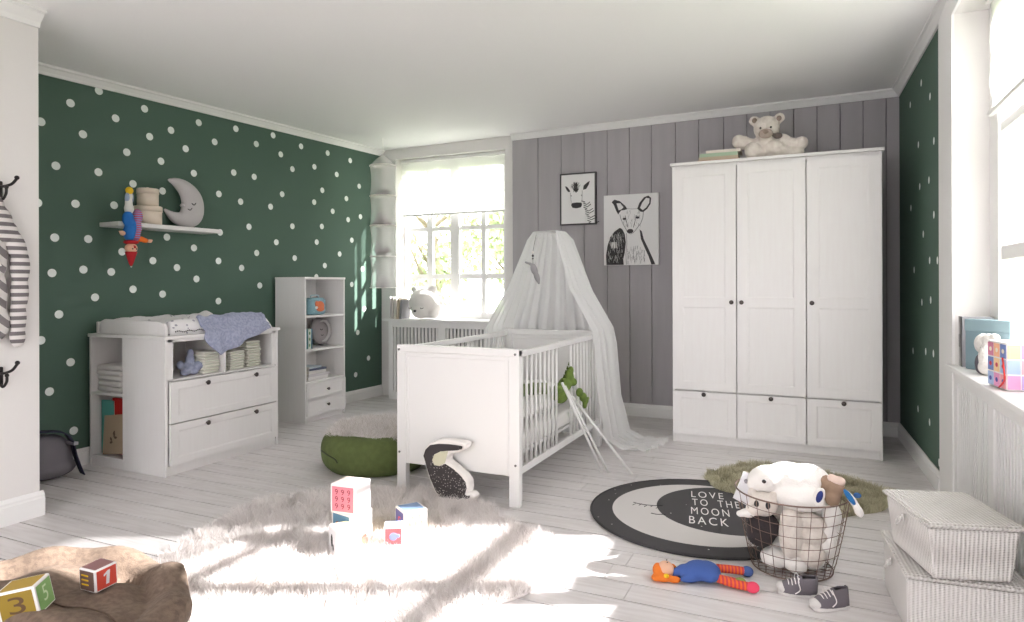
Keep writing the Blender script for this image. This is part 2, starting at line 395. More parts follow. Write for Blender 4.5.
# blinds
BL = sheer('white_blind_cloth', (.95, .95, .95, 1), .72, .7)
def blind(name, label, M, W, H):
    root = thing(name, label, 'blind'); root.matrix_world = M
    mb = MB(); n = 24; vs = []; fs = []
    for j in range(9):
        for i in range(n+1): vs.append((W*i/n, .006*math.sin(j*1.9)+.003*math.sin(i*.9+j), -H*j/8))
    for j in range(8):
        for i in range(n): a = j*(n+1)+i; fs.append((a, a+1, a+n+2, a+n+1))
    mb.add(vs, fs, 0, True).build('cloth', BL, root)
    MB().box(0, W, -.012, .012, -H-.02, -H).build('bottom_bar', WHITE, root, bevel=.004)
    MB().box(0, W, -.02, .02, -.005, .025).build('top_rail', WHITE, root, bevel=.004)
blind('window_blind', 'white translucent blind lowered halfway over the back window', T(WX0+.02, 5.68, 2.37), 1.19, .53)

# right window: local x runs along -Y
WM = Matrix.Translation((.79, RY1, RZ0-.02)) @ Matrix.Rotation(R(-90), 4, 'Z')
yy = lambda y: RY1-y
pan = [(yy(3.64), yy(3.02)), (yy(2.93), yy(2.42))]
window('window_2', WM, RY1-RY0, RZ1-RZ0+.02, pan, [(.16, .52), (.58, 1.1), (1.14, 1.64)], depth=.06)
struct(MB().box(X-.035, .765, RY0-.02, RY1+.02, RZ0-.024, RZ0).build('trim_7', WHITE, bevel=.004))
slat_cover('radiator_cover', 'white slatted radiator cover below the right-hand window sill', Matrix.Translation((X-.005, 3.80, 0)) @ Matrix.Rotation(R(-90), 4, 'Z'),
           1.47, .71, [(.07, .68), (.77, 1.40)], sw=.024, gap=.017)
def m_(x, y, z): return Matrix.Translation((x, y, z)) @ Matrix.Rotation(R(-90), 4, 'Z')
blind('window_blind', 'white blind hanging over the upper half of the right-hand window', m_(.735, 3.66, 2.41), .72, .50)
# lawn and trees outside
lawn = MB().box(-40, 30, 6.1, 60, -.5, -.4).box(1.2, 30, -20, 6.1, -.5, -.4)
tag(lawn.build('lawn', mat('lawn_grass', srgb(104, 120, 84), .9, mix=srgb(126, 140, 102), mscale=2)), 'green lawn outside the windows', 'lawn', kind='structure')
tag(MB().box(-14, 1.0, -16, -1.52, -.12, -.02).build('bounce_ground', mat('bounce_ground_grey', srgb(176, 176, 178), .8)), kind='structure')  # unseen ground added behind the room to bounce sunlight onto the ceiling
LEAF = [mat('leaf_green_a', srgb(186, 194, 160), .7, mix=srgb(160, 172, 132), mscale=3), mat('leaf_green_b', srgb(206, 210, 182), .7, mix=srgb(180, 188, 150), mscale=3)]
BARK = mat('bark', srgb(150, 138, 122), .9, bump=.4, bscale=20)
def tree(label, x, y, h, r, lm, n=2600, cz_=.62, seed=1, group='garden trees outside the windows'):
    rnd = random.Random(seed); root = thing('garden_tree', label, 'tree', (x, y, -.4), group=None)
    tb = MB(); tb.tube([(0, 0, 0), (.05, .02, h*.3), (-.03, .05, h*.6), (.02, 0, h*.85)], [.16, .12, .08, .03], 8)
    for k in range(9):
        a = rnd.uniform(0, 6.28); z = h*rnd.uniform(.3, .7)
        tb.tube([(0, 0, z), (math.cos(a)*r*.4, math.sin(a)*r*.4, z+r*.3), (math.cos(a)*r*.8, math.sin(a)*r*.8, z+r*.75)], [.05, .03, .012], 6)
    tb.build('trunk', BARK, root)
    cb = MB(); blobs = []
    for k in range(16):
        a = rnd.uniform(0, 6.28); rr = r*rnd.uniform(.2, .85); blobs.append((math.cos(a)*rr, math.sin(a)*rr, h*cz_+r*rnd.uniform(-.8, .9), r*rnd.uniform(.22, .42)))
    for k in range(n):
        b = rnd.choice(blobs); v = Vector((rnd.gauss(0, 1), rnd.gauss(0, 1), rnd.gauss(0, 1))).normalized()*b[3]*rnd.uniform(.6, 1.05)
        c = Vector(b[:3])+v; s = rnd.uniform(.05, .11)
        e = Euler((rnd.uniform(0, 6.3), rnd.uniform(0, 6.3), rnd.uniform(0, 6.3))).to_matrix()
        cb.add([c+e@Vector(p)*s for p in ((-1, 0, 0), (0, -.5, 0), (1, 0, 0), (0, .5, 0))], [(0, 1, 2, 3)])
    cb.build('foliage', lm, root)
tree('pale green garden tree seen through the left panes of the back window', -7.6, 12.5, 4.4, 1.7, LEAF[0], seed=1)
tree('loose light green tree seen through the middle panes of the back window', -6.6, 17.5, 4.8, 2.0, LEAF[1], seed=2)
tree('bushy green tree seen through the right panes of the back window', -4.9, 11.8, 3.4, 1.2, LEAF[0], seed=3)
tree('tall pale tree glimpsed through the far pane of the right-hand window', 2.6, 13.0, 5.2, 1.9, LEAF[0], seed=4)

# ================================================================ furniture
def knob(parent, x, y, z, n, r=.015, name='knob'):
    """round pull; n = outward direction, '-y' or '+x'"""
    M = T(x, y, z, rx=R(90)) if n == '-y' else T(x, y, z, ry=R(90))
    return MB().lathe([(.006, 0), (.006, .010), (r*.8, .013), (r, .018), (r*.95, .023), (r*.5, .026), (.001, .0262)], n=16, M=M).build(name, KNOB, parent)
def panel(parent, name, W, H, M, t=.018, fw=.07, mid=None, m=None, rec=.0035):
    """framed front; local x width, z height, outward = -y; origin lower left"""
    mb = MB(); f = fw
    mb.box(0, f, 0, t, 0, H, 0, M).box(W-f, W, 0, t, 0, H, 0, M).box(f, W-f, 0, t, 0, f*.8, 0, M).box(f, W-f, 0, t, H-f*.8, H, 0, M)
    zs = [f*.8, H-f*.8]
    if mid: mb.box(f, W-f, 0, t, mid-f*.45, mid+f*.45, 0, M); zs = [f*.8, mid-f*.45, mid+f*.45, H-f*.8]
    mb.box(f, W-f, rec, t, f*.8, H-f*.8, 0, M)
    q = rec    # moulding ramp round each field
    for a, b in zip(zs[::2], zs[1::2]):
        x0, x1 = f, W-f; s_ = .010
        V = [(x0, 0, a), (x1, 0, a), (x1, 0, b), (x0, 0, b), (x0+s_, q, a+s_), (x1-s_, q, a+s_), (x1-s_, q, b-s_), (x0+s_, q, b-s_)]
        mb.add(V, [(0, 1, 5, 4), (1, 2, 6, 5), (2, 3, 7, 6), (3, 0, 4, 7)], 0, False, M)
    return mb.build(name, m or WOOD, parent)
FX = Matrix.Rotation(R(90), 4, 'Z')       # local x -> +Y, local -y (outward) -> +X

# ---- wardrobe
wd = thing('wardrobe', 'tall white three-door wardrobe with three drawers below, against the grey plank wall', 'wardrobe', (-.925, 4.79, 0))
mb = MB(); W = 1.32; D = .565
mb.box(0, .018, .0, D, 0, 1.97).box(W-.018, W, 0, D, 0, 1.97).box(.018, W-.018, D-.01, D, .06, 1.97).box(.018, W-.018, .02, D-.01, .05, .06)
mb.box(.018, W-.018, .01, D, 1.95, 1.97); mb.box(.018, W-.018, .02, D-.01, .362, .372)
for dx in (.4355, .8715): mb.box(dx, dx+.014, .10, D-.01, .06, 1.95)
mb.build('carcass', WOOD, wd, bevel=.0015)
MB().box(.018, W-.018, .012, .03, 0, .055).build('plinth', WOOD, wd)
MB().box(-.012, W+.012, -.022, D, 1.97, 1.990).build('top_board', WOOD, wd, bevel=.003)
for i in range(3):
    x0 = .004+i*.4385; ww = .4325
    d = panel(wd, 'door', ww, 1.568, T(x0, -.018, .378), mid=.62)
    knob(d, x0+(ww-.03 if i == 0 else .03), -.018, 1.0, '-y')
    d = panel(wd, 'drawer', ww, .306, T(x0, -.018, .062), fw=.055)
    knob(d, x0+ww/2, -.018, .352, '-y')

# ---- changing table
ct = thing('changing_table', 'white changing table dresser with two wide drawers and open cubbies, by the green wall', 'changing table', (-4.15, 2.67, 0))
D = .69; L = .895; ox = .33        # local x: depth from wall towards the room, y: length
mb = MB()
mb.box(ox, D-.001, 0, .018, 0, .808)                    # near side panel
mb.box(0, .018, 0, L, 0, .808)                          # back
mb.box(.018, D, L-.018, L, 0, .808)                     # far side
mb.box(ox-.018, ox, .0, L-.018, .0, .808)               # inner partition
mb.box(ox, D-.02, .018, L-.018, .555, .568)             # cubby floor
mb.box(ox, D-.02, .018, L-.018, .06, .07)
mb.box(ox, D-.006, .43, .446, .568, .808)               # cubby divider
mb.box(.018, ox-.018, .0, .30, .052, .066); mb.box(.018, ox-.018, .0, .30, .448, .464); mb.box(.018, ox-.018, .30, .312, .05, .808)
mb.box(.018, ox-.018, .008, .022, 0, .052)
mb.box(D-.02, D-.002, 0.018, .055, .57, .808); mb.box(D-.02, D-.002, L-.055, L-.018, .57, .808); mb.box(D-.02, D-.002, .018, L-.018, .79, .808)
mb.build('carcass', WOOD, ct, bevel=.0015)
MB().box(ox, D-.03, .018, .03, 0, .055).box(D-.03, D-.012, .018, L-.018, 0, .058).build('plinth', WOOD, ct)
MB().box(-.0, D+.012, -.012, L+.012, .808, .828).build('top_board', WOOD, ct, bevel=.003)
for z0, h in ((.312, .243), (.062, .243)):
    d = panel(ct, 'drawer', L-.05, h, T(D+.016, .025, z0) @ FX, fw=.05)
    for ky in (.275, .665): knob(d, D+.016, ky, z0+h-.03, '+x')
gp = [(.05, .828), (.655, .828), (.655, .87), (.64, .90), (.60, .912), (.10, .918), (.065, .905), (.05, .88)]
M = Matrix(((1, 0, 0, 0), (0, 0, -1, 0), (0, 1, 0, 0), (0, 0, 0, 1)))     # (x,y,z)->(x,-z,y)
MB().prism(gp, -.048, -.03, 0, M).build('guard_panel', WOOD, ct, bevel=.003)
MB().box(.02, .038, .03, .86, .828, .90).build('guard_panel', WOOD, ct, bevel=.004)

# ---- bookshelf
bs = thing('bookshelf', 'tall narrow white shelf unit with two small drawers, beside the changing table', 'shelf', (-4.077, 4.172, 0))
D = .318; L = .50
mb = MB(); mb.box(0, D, 0, .016, 0, 1.175).box(0, D, L-.016, L, 0, 1.175).box(0, .01, .016, L-.016, 0, 1.175)
for z in (.874, .598, .338, .052): mb.box(.01, D-.004, .016, L-.016, z-.016, z)
mb.build('carcass', WOOD, bs, bevel=.0015)
MB().box(0, D+.004, -.004, L+.004, 1.175, 1.193).build('top_board', WOOD, bs, bevel=.002)
MB().box(D-.03, D-.014, .016, L-.016, 0, .036).build('plinth', WOOD, bs)
for z0 in (.184, .054):
    d = panel(bs, 'drawer', L-.02, .136, T(D+.014, .01, z0) @ FX, fw=.03)
    knob(d, D+.014, L/2, z0+.07, '+x', r=.013)

# ---- cot
cot = thing('cot', 'white baby cot with solid end panels and slatted sides under the canopy', 'cot', (-2.085, 3.03, 0))
W = .735; L = 1.42; H = .80
def head(y, name, inner):
    mb = MB(); s = 1 if y == 0 else -1
    y0 = 0 if y == 0 else L-.04
    for x in (0, W-.058): mb.box(x, x+.058, y0, y0+.04, 0, H-.004)
    mb.box(0, W, y0-.002, y0+.042, H-.038, H)
    mb.box(.058, W-.058, y0+.006, y0+.034, .155, H-.038)
    mb.box(.058, W-.058, y0+.002, y0+.038, H-.062, H-.038); mb.box(.058, .076, y0+.002, y0+.038, .155, H-.06); mb.box(W-.076, W-.058, y0+.002, y0+.038, .155, H-.06)
    return mb.build(name, WOODC, cot, bevel=.004)
h1 = head(0, 'end_panel', 1); h2 = head(1, 'end_panel', -1)
for x, z in ((.018, .775), (W-.02, .775), (.018, .215), (W-.02, .215)):
    MB().lathe([(.006, 0), (.006, .004), (.001, .0045)], n=12, M=T(x, -.001, z, rx=R(90))).build('screw_cap', mat('steel_screw', srgb(120, 118, 116), .3, .9), h1)
for x in (.012, W-.012-.022):
    r = MB().box(x, x+.022, .04, L-.04, H-.045, H-.012).box(x, x+.022, .04, L-.04, .155, .195)
    r.build('side_rail', WOODC, cot, bevel=.004)
    n = 21
    for i in range(n):
        y = .085+i*(L-.17)/(n-1)
        if x > .3 and i in (9, 10, 11): continue          # three bars are lifted out of this side
        MB().tube([(x+.011, y, .19), (x+.011, y, H-.04)], .0085, 8).build('bar', WOODC, cot)
MB().box(.05, W-.05, .045, L-.045, .235, .25).build('slatted_base', WOODC, cot)
# mattress and bedding
bed = MB(); bed.rbox(-.325, .325, -.66, .66, 0, .095, .03)
tag(bed.build('mattress', mat('mattress_cotton', srgb(236, 234, 232), .9, bump=.2, bscale=30)), 'white mattress lying inside the cot', 'mattress').location = (-1.717, 3.74, .2505)
def pillowmesh(w, l, h, n=18, wob=.0, seed=0):
    vs = []; fs = []
    for s in (1, -1):
        for i in range(n+1):
            for j in range(n+1):
                u = -1+2*i/n; v = -1+2*j/n; e = max(0, (1-abs(u)**2.6))*max(0, (1-abs(v)**2.6)); k = e**.45
                q = 1-.06*(u*u*v*v)
                z = h*k*(1+wob*noise.noise(Vector((u*2+seed, v*2, s))))
                vs.append((u*w*q, v*l*q, s*z*(1 if s > 0 else .7)))
    K = (n+1)**2
    for i in range(n):
        for j in range(n):
            a = i*(n+1)+j; fs.append((a, a+n+1, a+n+2, a+1)); fs.append((K+a, K+a+1, K+a+n+2, K+a+n+1))
    return MB().add(vs, fs, 0, True)
DUV = spots('duvet_print', srgb(240, 238, 237), srgb(205, 205, 208), 34, .14)
du = pillowmesh(.30, .52, .085, wob=.5, seed=3).build('duvet', DUV); du.location = (-1.715, 3.70, .41)
tag(du, 'puffy white printed duvet on the cot mattress', 'duvet')

# ---- rods leaning against the cot (the three lifted-out bars)
for i, (a, b, lab) in enumerate([((-1.325, 3.585, .56), (-1.152, 3.80, .006), 'left one of the two crossing white rods standing close together against the cot side'),
                                 ((-1.32, 3.62, .535), (-1.122, 3.822, .006), 'second white rod from the left leaning on the cot side'),
                                 ((-1.322, 3.74, .46), (-.982, 3.842, .006), 'rightmost white rod leaning at a flatter angle against the cot side')]):
    a = Vector(a); b = Vector(b); d = a-b
    e = thing('wooden_rod', lab, 'rod', b, group='loose white rods leaning on the cot')
    MB().tube([(0, 0, 0), d*1.0], .0075, 10).build('shaft', WOODC, e)

# ---- canopy
SH = sheer('canopy_voile', (.95, .95, .95, 1), .74, .5)
cn = thing('bed_canopy', 'sheer white canopy draped over the far end of the cot and trailing on the floor', 'canopy', (-1.7, 4.45, 0))
levels = [ # z, plan points (left front -> back -> right front)
 (1.500, [(-1.80, 4.30), (-1.83, 4.40), (-1.76, 4.46), (-1.66, 4.46), (-1.60, 4.40), (-1.62, 4.28)]),
 (1.440, [(-1.83, 4.26), (-1.87, 4.42), (-1.78, 4.50), (-1.64, 4.50), (-1.55, 4.42), (-1.60, 4.24)]),
 (1.10, [(-1.94, 4.16), (-1.97, 4.45), (-1.86, 4.56), (-1.56, 4.56), (-1.43, 4.45), (-1.49, 4.20)]),
 (.83, [(-2.10, 4.14), (-2.12, 4.49), (-1.98, 4.58), (-1.47, 4.57), (-1.29, 4.47), (-1.325, 4.17)]),
 (.72, [(-2.12, 4.14), (-2.14, 4.50), (-2.00, 4.60), (-1.46, 4.58), (-1.27, 4.48), (-1.31, 4.18)]),
 (.35, [(-2.14, 4.14), (-2.16, 4.52), (-2.00, 4.62), (-1.44, 4.60), (-1.25, 4.51), (-1.29, 4.22)]),
 (.10, [(-2.16, 4.14), (-2.17, 4.54), (-2.00, 4.64), (-1.42, 4.62), (-1.20, 4.56), (-1.26, 4.25)]),
 (.02, [(-2.18, 4.10), (-2.20, 4.56), (-2.02, 4.66), (-1.38, 4.66), (-1.08, 4.66), (-1.16, 4.30)]),
 (.008, [(-2.22, 4.06), (-2.24, 4.58), (-2.04, 4.68), (-1.32, 4.70), (-.96, 4.76), (-1.02, 4.34)]),
]
NU = 150; NV = 40; rows = []
lv = []
for z, P in levels: lv.append((z, [Vector((x+1.7, y-4.45, z)) for x, y in P]))
def evalrow(P):
    c = smoothpath(P, 30); ln = [0]
    for a, b in zip(c[:-1], c[1:]): ln.append(ln[-1]+(b-a).length)
    out = []; k = 0
    for i in range(NU+1):
        s_ = ln[-1]*i/NU
        while k < len(c)-2 and ln[k+1] < s_: k += 1
        t = (s_-ln[k])/max(1e-6, ln[k+1]-ln[k]); out.append(c[k].lerp(c[k+1], min(1, t)))
    return out, ln[-1]
base = [evalrow(P) for z, P in lv]
vs = []; fs = []
tt = []
for j in range(NV+1):
    u = (j/NV)*(len(lv)-1); k = min(int(u), len(lv)-2); f = u-k
    A, la = base[k]; B, lb = base[k+1]; ln = lerp(la, lb, f)
    row = [a.lerp(b, f) for a, b in zip(A, B)]
    amp = min(.022, .004+.018*(1-row[0].z/1.5)*1.2)
    if row[0].z < .05: amp = .014
    for i in range(NU+1):
        a = row[max(i-1, 0)]; b = row[min(i+1, NU)]; t = (b-a); t.z = 0; t.normalize(); nrm = Vector((t.y, -t.x, 0))
        ph = i/NU*2*math.pi*17+1.2*math.sin(i*.13)
        p = row[i]+nrm*amp*(math.sin(ph)+.4*math.sin(ph*2.3+j*.05))
        if row[i].z < .03: p.z = row[i].z+.012*(1+math.sin(ph*1.3+j))
        vs.append(p)
for j in range(NV):
    for i in range(NU): a = j*(NU+1)+i; fs.append((a, a+1, a+NU+2, a+NU+1))
MB().add(vs, fs, 0, True).build('drape', SH, cn)
tv = [Vector(v) for v in vs[:NU+1]]; c = sum(tv, Vector())/len(tv); tv2 = tv+[c+Vector((0, 0, .012))]
MB().add(tv2, [(i, i+1, NU+1) for i in range(NU)]+[(NU, 0, NU+1)], 0, True).build('cap', SH, cn)
MB().tube([(0.0, .17, .2), (0, .17, 1.40), (0, .15, 1.47), (-.005, .06, 1.495), (-.01, -.05, 1.49)], .007, 8).build('pole', WOODC, cn)
# hanging fabric fish/star toy inside the canopy
# ---- floating wall shelf
def lshelf_x(y): return lwx(y)+.004
ws = thing('wall_shelf', 'white floating shelf on the dotted green wall above the changing table', 'shelf', (lwx(3.0)+.125, 3.0, 1.535))
MB().box(-.121, .085, -.245, .515, -.028, 0, 0, Matrix.Rotation(-.056, 4, 'Z')).build('board', WOOD, ws, bevel=.003)

# ---- pouf
POUF = mat('olive_green_felt', srgb(94, 106, 60), .9, mix=srgb(87, 99, 55), mscale=30, bump=.25, bscale=220, bdist=.003)
pf = thing('floor_pouf', 'round olive green pouf with a zip, left of the cot', 'pouf', (-2.497, 3.41, 0))
pf.scale = (1.03, 1.03, 1.05)
prof = [(.001, 0), (.25, 0), (.295, .012), (.325, .05), (.335, .10), (.33, .155), (.305, .195), (.25, .215), (.12, .222), (.001, .223)]
prof = [(p.x, p.z) for p in smoothpath([(r, 0, z) for r, z in prof], 4)]
mb = MB().lathe([(max(r, .001)*.98, z) for r, z in prof], n=64)
mb.build('body', POUF, pf)
MB().tube(smoothpath([(-.20, -.265, .125), (-.12, -.309, .118), (-.05, -.328, .105), (-.03, -.330, .085)], 6), .004, 6).build('zip', mat('zip_dark', srgb(50, 58, 34), .7), pf)

# ---- strands helper for furs
def fur(name, inside, bbox, n, length, width, mats, z0=.004, zf=None, lean=.7, parent=None, seed=1, clump=.03, kind=None, lenj=.3, up=1.0):
    """numbers of thin blades standing on a flat or curved base (zf gives base height)"""
    rnd = random.Random(seed); vs = []; fs = []; mi = []
    x0, x1, y0, y1 = bbox; k = 0
    while k < n:
        x = rnd.uniform(x0, x1); y = rnd.uniform(y0, y1)
        if not inside(x, y): continue
        k += 1
        z = zf(x, y) if zf else z0
        nx = noise.noise(Vector((x/clump/4, y/clump/4, seed))); ny = noise.noise(Vector((x/clump/4+31, y/clump/4, seed)))
        d = Vector((nx*2.4*lean+rnd.gauss(0, .35)*lean, ny*2.4*lean+rnd.gauss(0, .35)*lean, up)).normalized()
        L = length*(1+rnd.uniform(-lenj, lenj)); a = rnd.uniform(0, 3.14); s = Vector((math.cos(a), math.sin(a), 0))*width
        p0 = Vector((x, y, z)); p1 = p0+d*L*.5; d2 = (d+Vector((d.x, d.y, -.35))*.6).normalized(); p2 = p1+d2*L*.5
        if zf:
            p1.z = max(p1.z, zf(p1.x, p1.y)+.002) if inside(p1.x, p1.y) else p1.z; 
        p2.z = max(p2.z, .003)
        o = len(vs); vs += [p0-s, p0+s, p1-s*.7, p1+s*.7, p2]; fs += [(o, o+1, o+3, o+2), (o+2, o+3, o+4)]
        q = rnd.randrange(len(mats)); mi += [q, q]
    me = bpy.data.meshes.new(name); me.from_pydata([tuple(v) for v in vs], [], fs)
    for m in mats: me.materials.append(m)
    me.polygons.foreach_set('material_index', mi); me.update()
    o = bpy.data.objects.new(name, me); col.objects.link(o)
    if parent is not None: o.parent = parent
    if kind: o['kind'] = kind
    return o
FURW = [mat('fur_white_a', srgb(244, 239, 237), .85), mat('fur_white_b', srgb(230, 224, 221), .85)]
# big shaggy rug
rc = (-1.78, 2.24)
def rin(x, y, s=1.0):
    a = math.atan2(y, x); r = .80*s*(1+.05*math.sin(3*a+1)+.04*math.sin(5*a)+.02*math.sin(11*a+2)); return x*x+y*y < r*r
rug = thing('shaggy_rug', 'large round shaggy off-white rug under the toy blocks', 'rug', (rc[0], rc[1], 0))
pts = []
for k in range(90):
    a = 2*math.pi*k/90; r = .79*(1+.05*math.sin(3*a+1)+.04*math.sin(5*a)+.02*math.sin(11*a+2)); pts.append((r*math.cos(a), r*math.sin(a)))
MB().prism(pts, .001, .010).build('backing', FURW[1], rug)
fur('pile', rin, (-.9, .9, -.9, .9), 105000, .055, .0010, FURW, z0=.008, parent=rug, seed=5, clump=.02, kind='stuff', lean=.62)
# sheepskin on the pouf
def pz(x, y):
    r = math.hypot(x, y); return .224-.012*(r/.25)**2 if r < .25 else .212-(r-.25)*1.05
def pin(x, y):
    a = math.atan2(y-.03, x-.03); r = math.hypot(x-.03, y-.03); return r < .29*(1+.08*math.sin(2*a+.5)+.06*math.sin(5*a))
sk = thing('sheepskin_throw', 'long-haired white sheepskin lying on top of the green pouf', 'throw', (-2.497, 3.41, 0))
sk.scale = (1.03, 1.03, 1.05)
vs = []; fs = []
for i in range(25):
    for j in range(48):
        a = 2*math.pi*j/48; r = i/24*.285*(1+.08*math.sin(2*a+.5)+.06*math.sin(5*a)); x = .03+r*math.cos(a); y = .03+r*math.sin(a); vs.append((x, y, pz(x, y)+.004))
for i in range(24):
    for j in range(48): fs.append((i*48+j, i*48+(j+1) % 48, (i+1)*48+(j+1) % 48, (i+1)*48+j))
MB().add(vs, fs, 0, True).build('hide', FURW[0], sk)
fur('fleece', pin, (-.33, .38, -.33, .38), 16000, .055, .0012, FURW[:1]+[mat('fur_white_c', srgb(214, 208, 202), .85)], zf=lambda x, y: pz(x, y)+.003, parent=sk, seed=8, clump=.02, lean=1.0, kind='stuff')
# green fur rug
gr = thing('fur_rug', 'small sage green fur rug between the wire basket and the wardrobe', 'rug', (-.10, 3.94, 0))
GF = [mat('fur_sage_a', srgb(206, 200, 174), .9), mat('fur_sage_b', srgb(186, 180, 152), .9)]
def gin(x, y, s=1):
    a = math.atan2(y, x); r = .44*s*(1+.08*math.sin(2*a+2.6)+.06*math.sin(4*a+.8)+.03*math.sin(9*a)); return x*x+y*y < r*r
pts = []
for k in range(80):
    a = 2*math.pi*k/80; r = .43*(1+.08*math.sin(2*a+2.6)+.06*math.sin(4*a+.8)+.03*math.sin(9*a)); pts.append((r*math.cos(a), r*math.sin(a)))
MB().prism(pts, .001, .008).build('backing', GF[1], gr)
fur('pile', gin, (-.7, .7, -.7, .7), 34000, .040, .0013, GF, z0=.006, parent=gr, seed=9, clump=.02, kind='stuff')

# ---- moon rug
mr = thing('moon_rug', 'round charcoal play mat with a sleeping crescent moon and white lettering', 'rug', (-.50, 3.325, 0))
mr.scale = (.98, .98, 1)
CH = spots('charcoal_canvas', srgb(72, 70, 72), srgb(215, 212, 210), 15, .055, .9)
def circ(r, cx=0, cyy=0, n=96): return [(cx+r*math.cos(2*math.pi*k/n), cyy+r*math.sin(2*math.pi*k/n)) for k in range(n)]
MB().lathe([(.55, .0), (.552, .006), (.545, .0115), (.001, .0118)], n=96, m=0).build('mat_body', CH, mr)
MB().tube([(x, y, .008) for x, y in circ(.551)], .0065, 8, closed=True).build('piping', mat('charcoal_piping', srgb(58, 56, 58), .9), mr)
R1 = .445; R2 = .355; ax = math.atan2(.09, .115); dd = math.hypot(.115, .09)
a1 = math.acos((dd*dd+R1*R1-R2*R2)/(2*dd*R1)); a2 = math.pi-math.acos((dd*dd+R2*R2-R1*R1)/(2*dd*R2))
out = [(R1*math.cos(ax+a), R1*math.sin(ax+a)) for a in [lerp(a1, 2*math.pi-a1, k/64) for k in range(65)]]
inn = [(.115+R2*math.cos(ax+a), .09+R2*math.sin(ax+a)) for a in [lerp(a2, 2*math.pi-a2, k/64) for k in range(65)]]
mb = MB(); vs = [(x, y, .0122) for x, y in out]+[(x, y, .0122) for x, y in inn]
mb.add(vs, [(i, i+1, 65+i+1, 65+i) for i in range(64)], 0)
mb.build('crescent_print', mat('pale_print', srgb(206, 202, 200), .9), mr)
INK = mat('black_ink', srgb(40, 38, 40), .8)
mb = MB()
for k in range(5):
    a = lerp(-.9, .9, k/4); cx, cyy = -.335+k*.03, -.015
    mb.tube([(cx, cyy+.01*(k % 2), .0126), (cx-.008, cyy-.03+.01*(k % 2), .0126)], .0018, 4)
mb.tube(smoothpath([(-.35, .0, .0126), (-.31, -.012, .0126), (-.25, -.01, .0126), (-.20, .008, .0126)], 5), .002, 4)
mb.tube(smoothpath([(-.23, -.125, .0126), (-.20, -.13, .0126), (-.16, -.115, .0126)], 5), .002, 4)
mb.build('face_print', INK, mr)
def text_mesh(name, s, M, m, parent, extr=.0006, w=.1, h=.1, spc=1.1):
    """flat lettering scaled to w x h (capital height), origin lower left"""
    cu = bpy.data.curves.new('t', 'FONT'); cu.body = s; cu.size = 1; cu.extrude = 0; cu.space_character = spc
    o = bpy.data.objects.new('t', cu); col.objects.link(o)
    dg = bpy.context.evaluated_depsgraph_get(); dg.update()
    me = bpy.data.meshes.new_from_object(o.evaluated_get(dg)); bpy.data.objects.remove(o)
    xs = [v.co.x for v in me.vertices]; ys = [v.co.y for v in me.vertices]
    sx = w/(max(xs)-min(xs)); sy = h/(max(ys)-min(ys))
    me.transform(M @ Matrix.Diagonal((sx, sy, 1, 1)) @ Matrix.Translation((-min(xs), -min(ys), 0)))
    me.materials.clear(); me.materials.append(m); me.name = name
    ob = bpy.data.objects.new(name, me); col.objects.link(ob); ob.parent = parent; return ob
PW = mat('white_print', srgb(232, 229, 228), .85)
for s_, (ax_, ay_), (bx_, by_) in [('LOVE', (-.09, .212), (.073, .241)), ('YOU', (.136, .249), (.255, .268)), ('TO', (-.064, .083), (.013, .097)),
                                 ('THE', (.062, .107), (.167, .126)), ('MOON', (-.047, -.052), (.133, -.020)), ('BACK', (-.034, -.188), (.144, -.158))]:
    text_mesh('lettering', s_, T(ax_, ay_, .0126, rz=math.atan2(by_-ay_, bx_-ax_)), PW, mr, w=math.hypot(bx_-ax_, by_-ay_), h=.105, spc=1.35)

# ================================================================ small things
def plush(parent, name, blobs, m, vox=.008, smooth=4):
    mb = MB()
    for b in blobs: mb.ell(b[0], b[1], 0, b[2] if len(b) > 2 else (0, 0, 0))
    return mb.build(name, m, parent, remesh=vox, smooth=smooth)
PL_WHITE = mat('plush_white', srgb(236, 232, 228), .95, bump=.5, bscale=150, sheen=.3, bdist=.004)
PL_CREAM = mat('plush_cream', srgb(216, 206, 198), .95, bump=.8, bscale=120, sheen=.3, mix=srgb(226, 218, 210), mscale=30, bdist=.005)
PL_GREY = mat('plush_light_grey', srgb(190, 186, 187), .95, bump=.4, bscale=160, bdist=.003)
PL_BLUE = mat('plush_dusty_blue', srgb(140, 146, 170), .95, bump=.6, bscale=150, mix=srgb(158, 164, 186), mscale=40, bdist=.003)
BLACKM = mat('black_bead', srgb(30, 26, 26), .3)
TAUPE = mat('taupe_plush', srgb(138, 122, 112), .9)
PAGES = mat('book_pages', srgb(232, 226, 214), .9)
def at(root, M): root.matrix_world = M; return root
def book(label, M, w, h, t, c, group, pages=PAGES, name='book'):
    """lying book: x width (spine at x=0), y height, z thickness"""
    r = thing(name, label, 'book', group=group); r.matrix_world = M
    cm = mat('book_cover_%02x%02x%02x' % tuple(int(255*max(0, min(1, v))**.45) for v in c[:3]), c, .55)
    MB().box(0, w, 0, h, 0, .0022).box(0, w, 0, h, t-.0022, t).box(-.001, .003, 0, h, 0, t).build('cover', cm, r)
    MB().box(.003, w-.004, .004, h-.004, .0022, t-.0022).build('pages', pages, r)
    return r

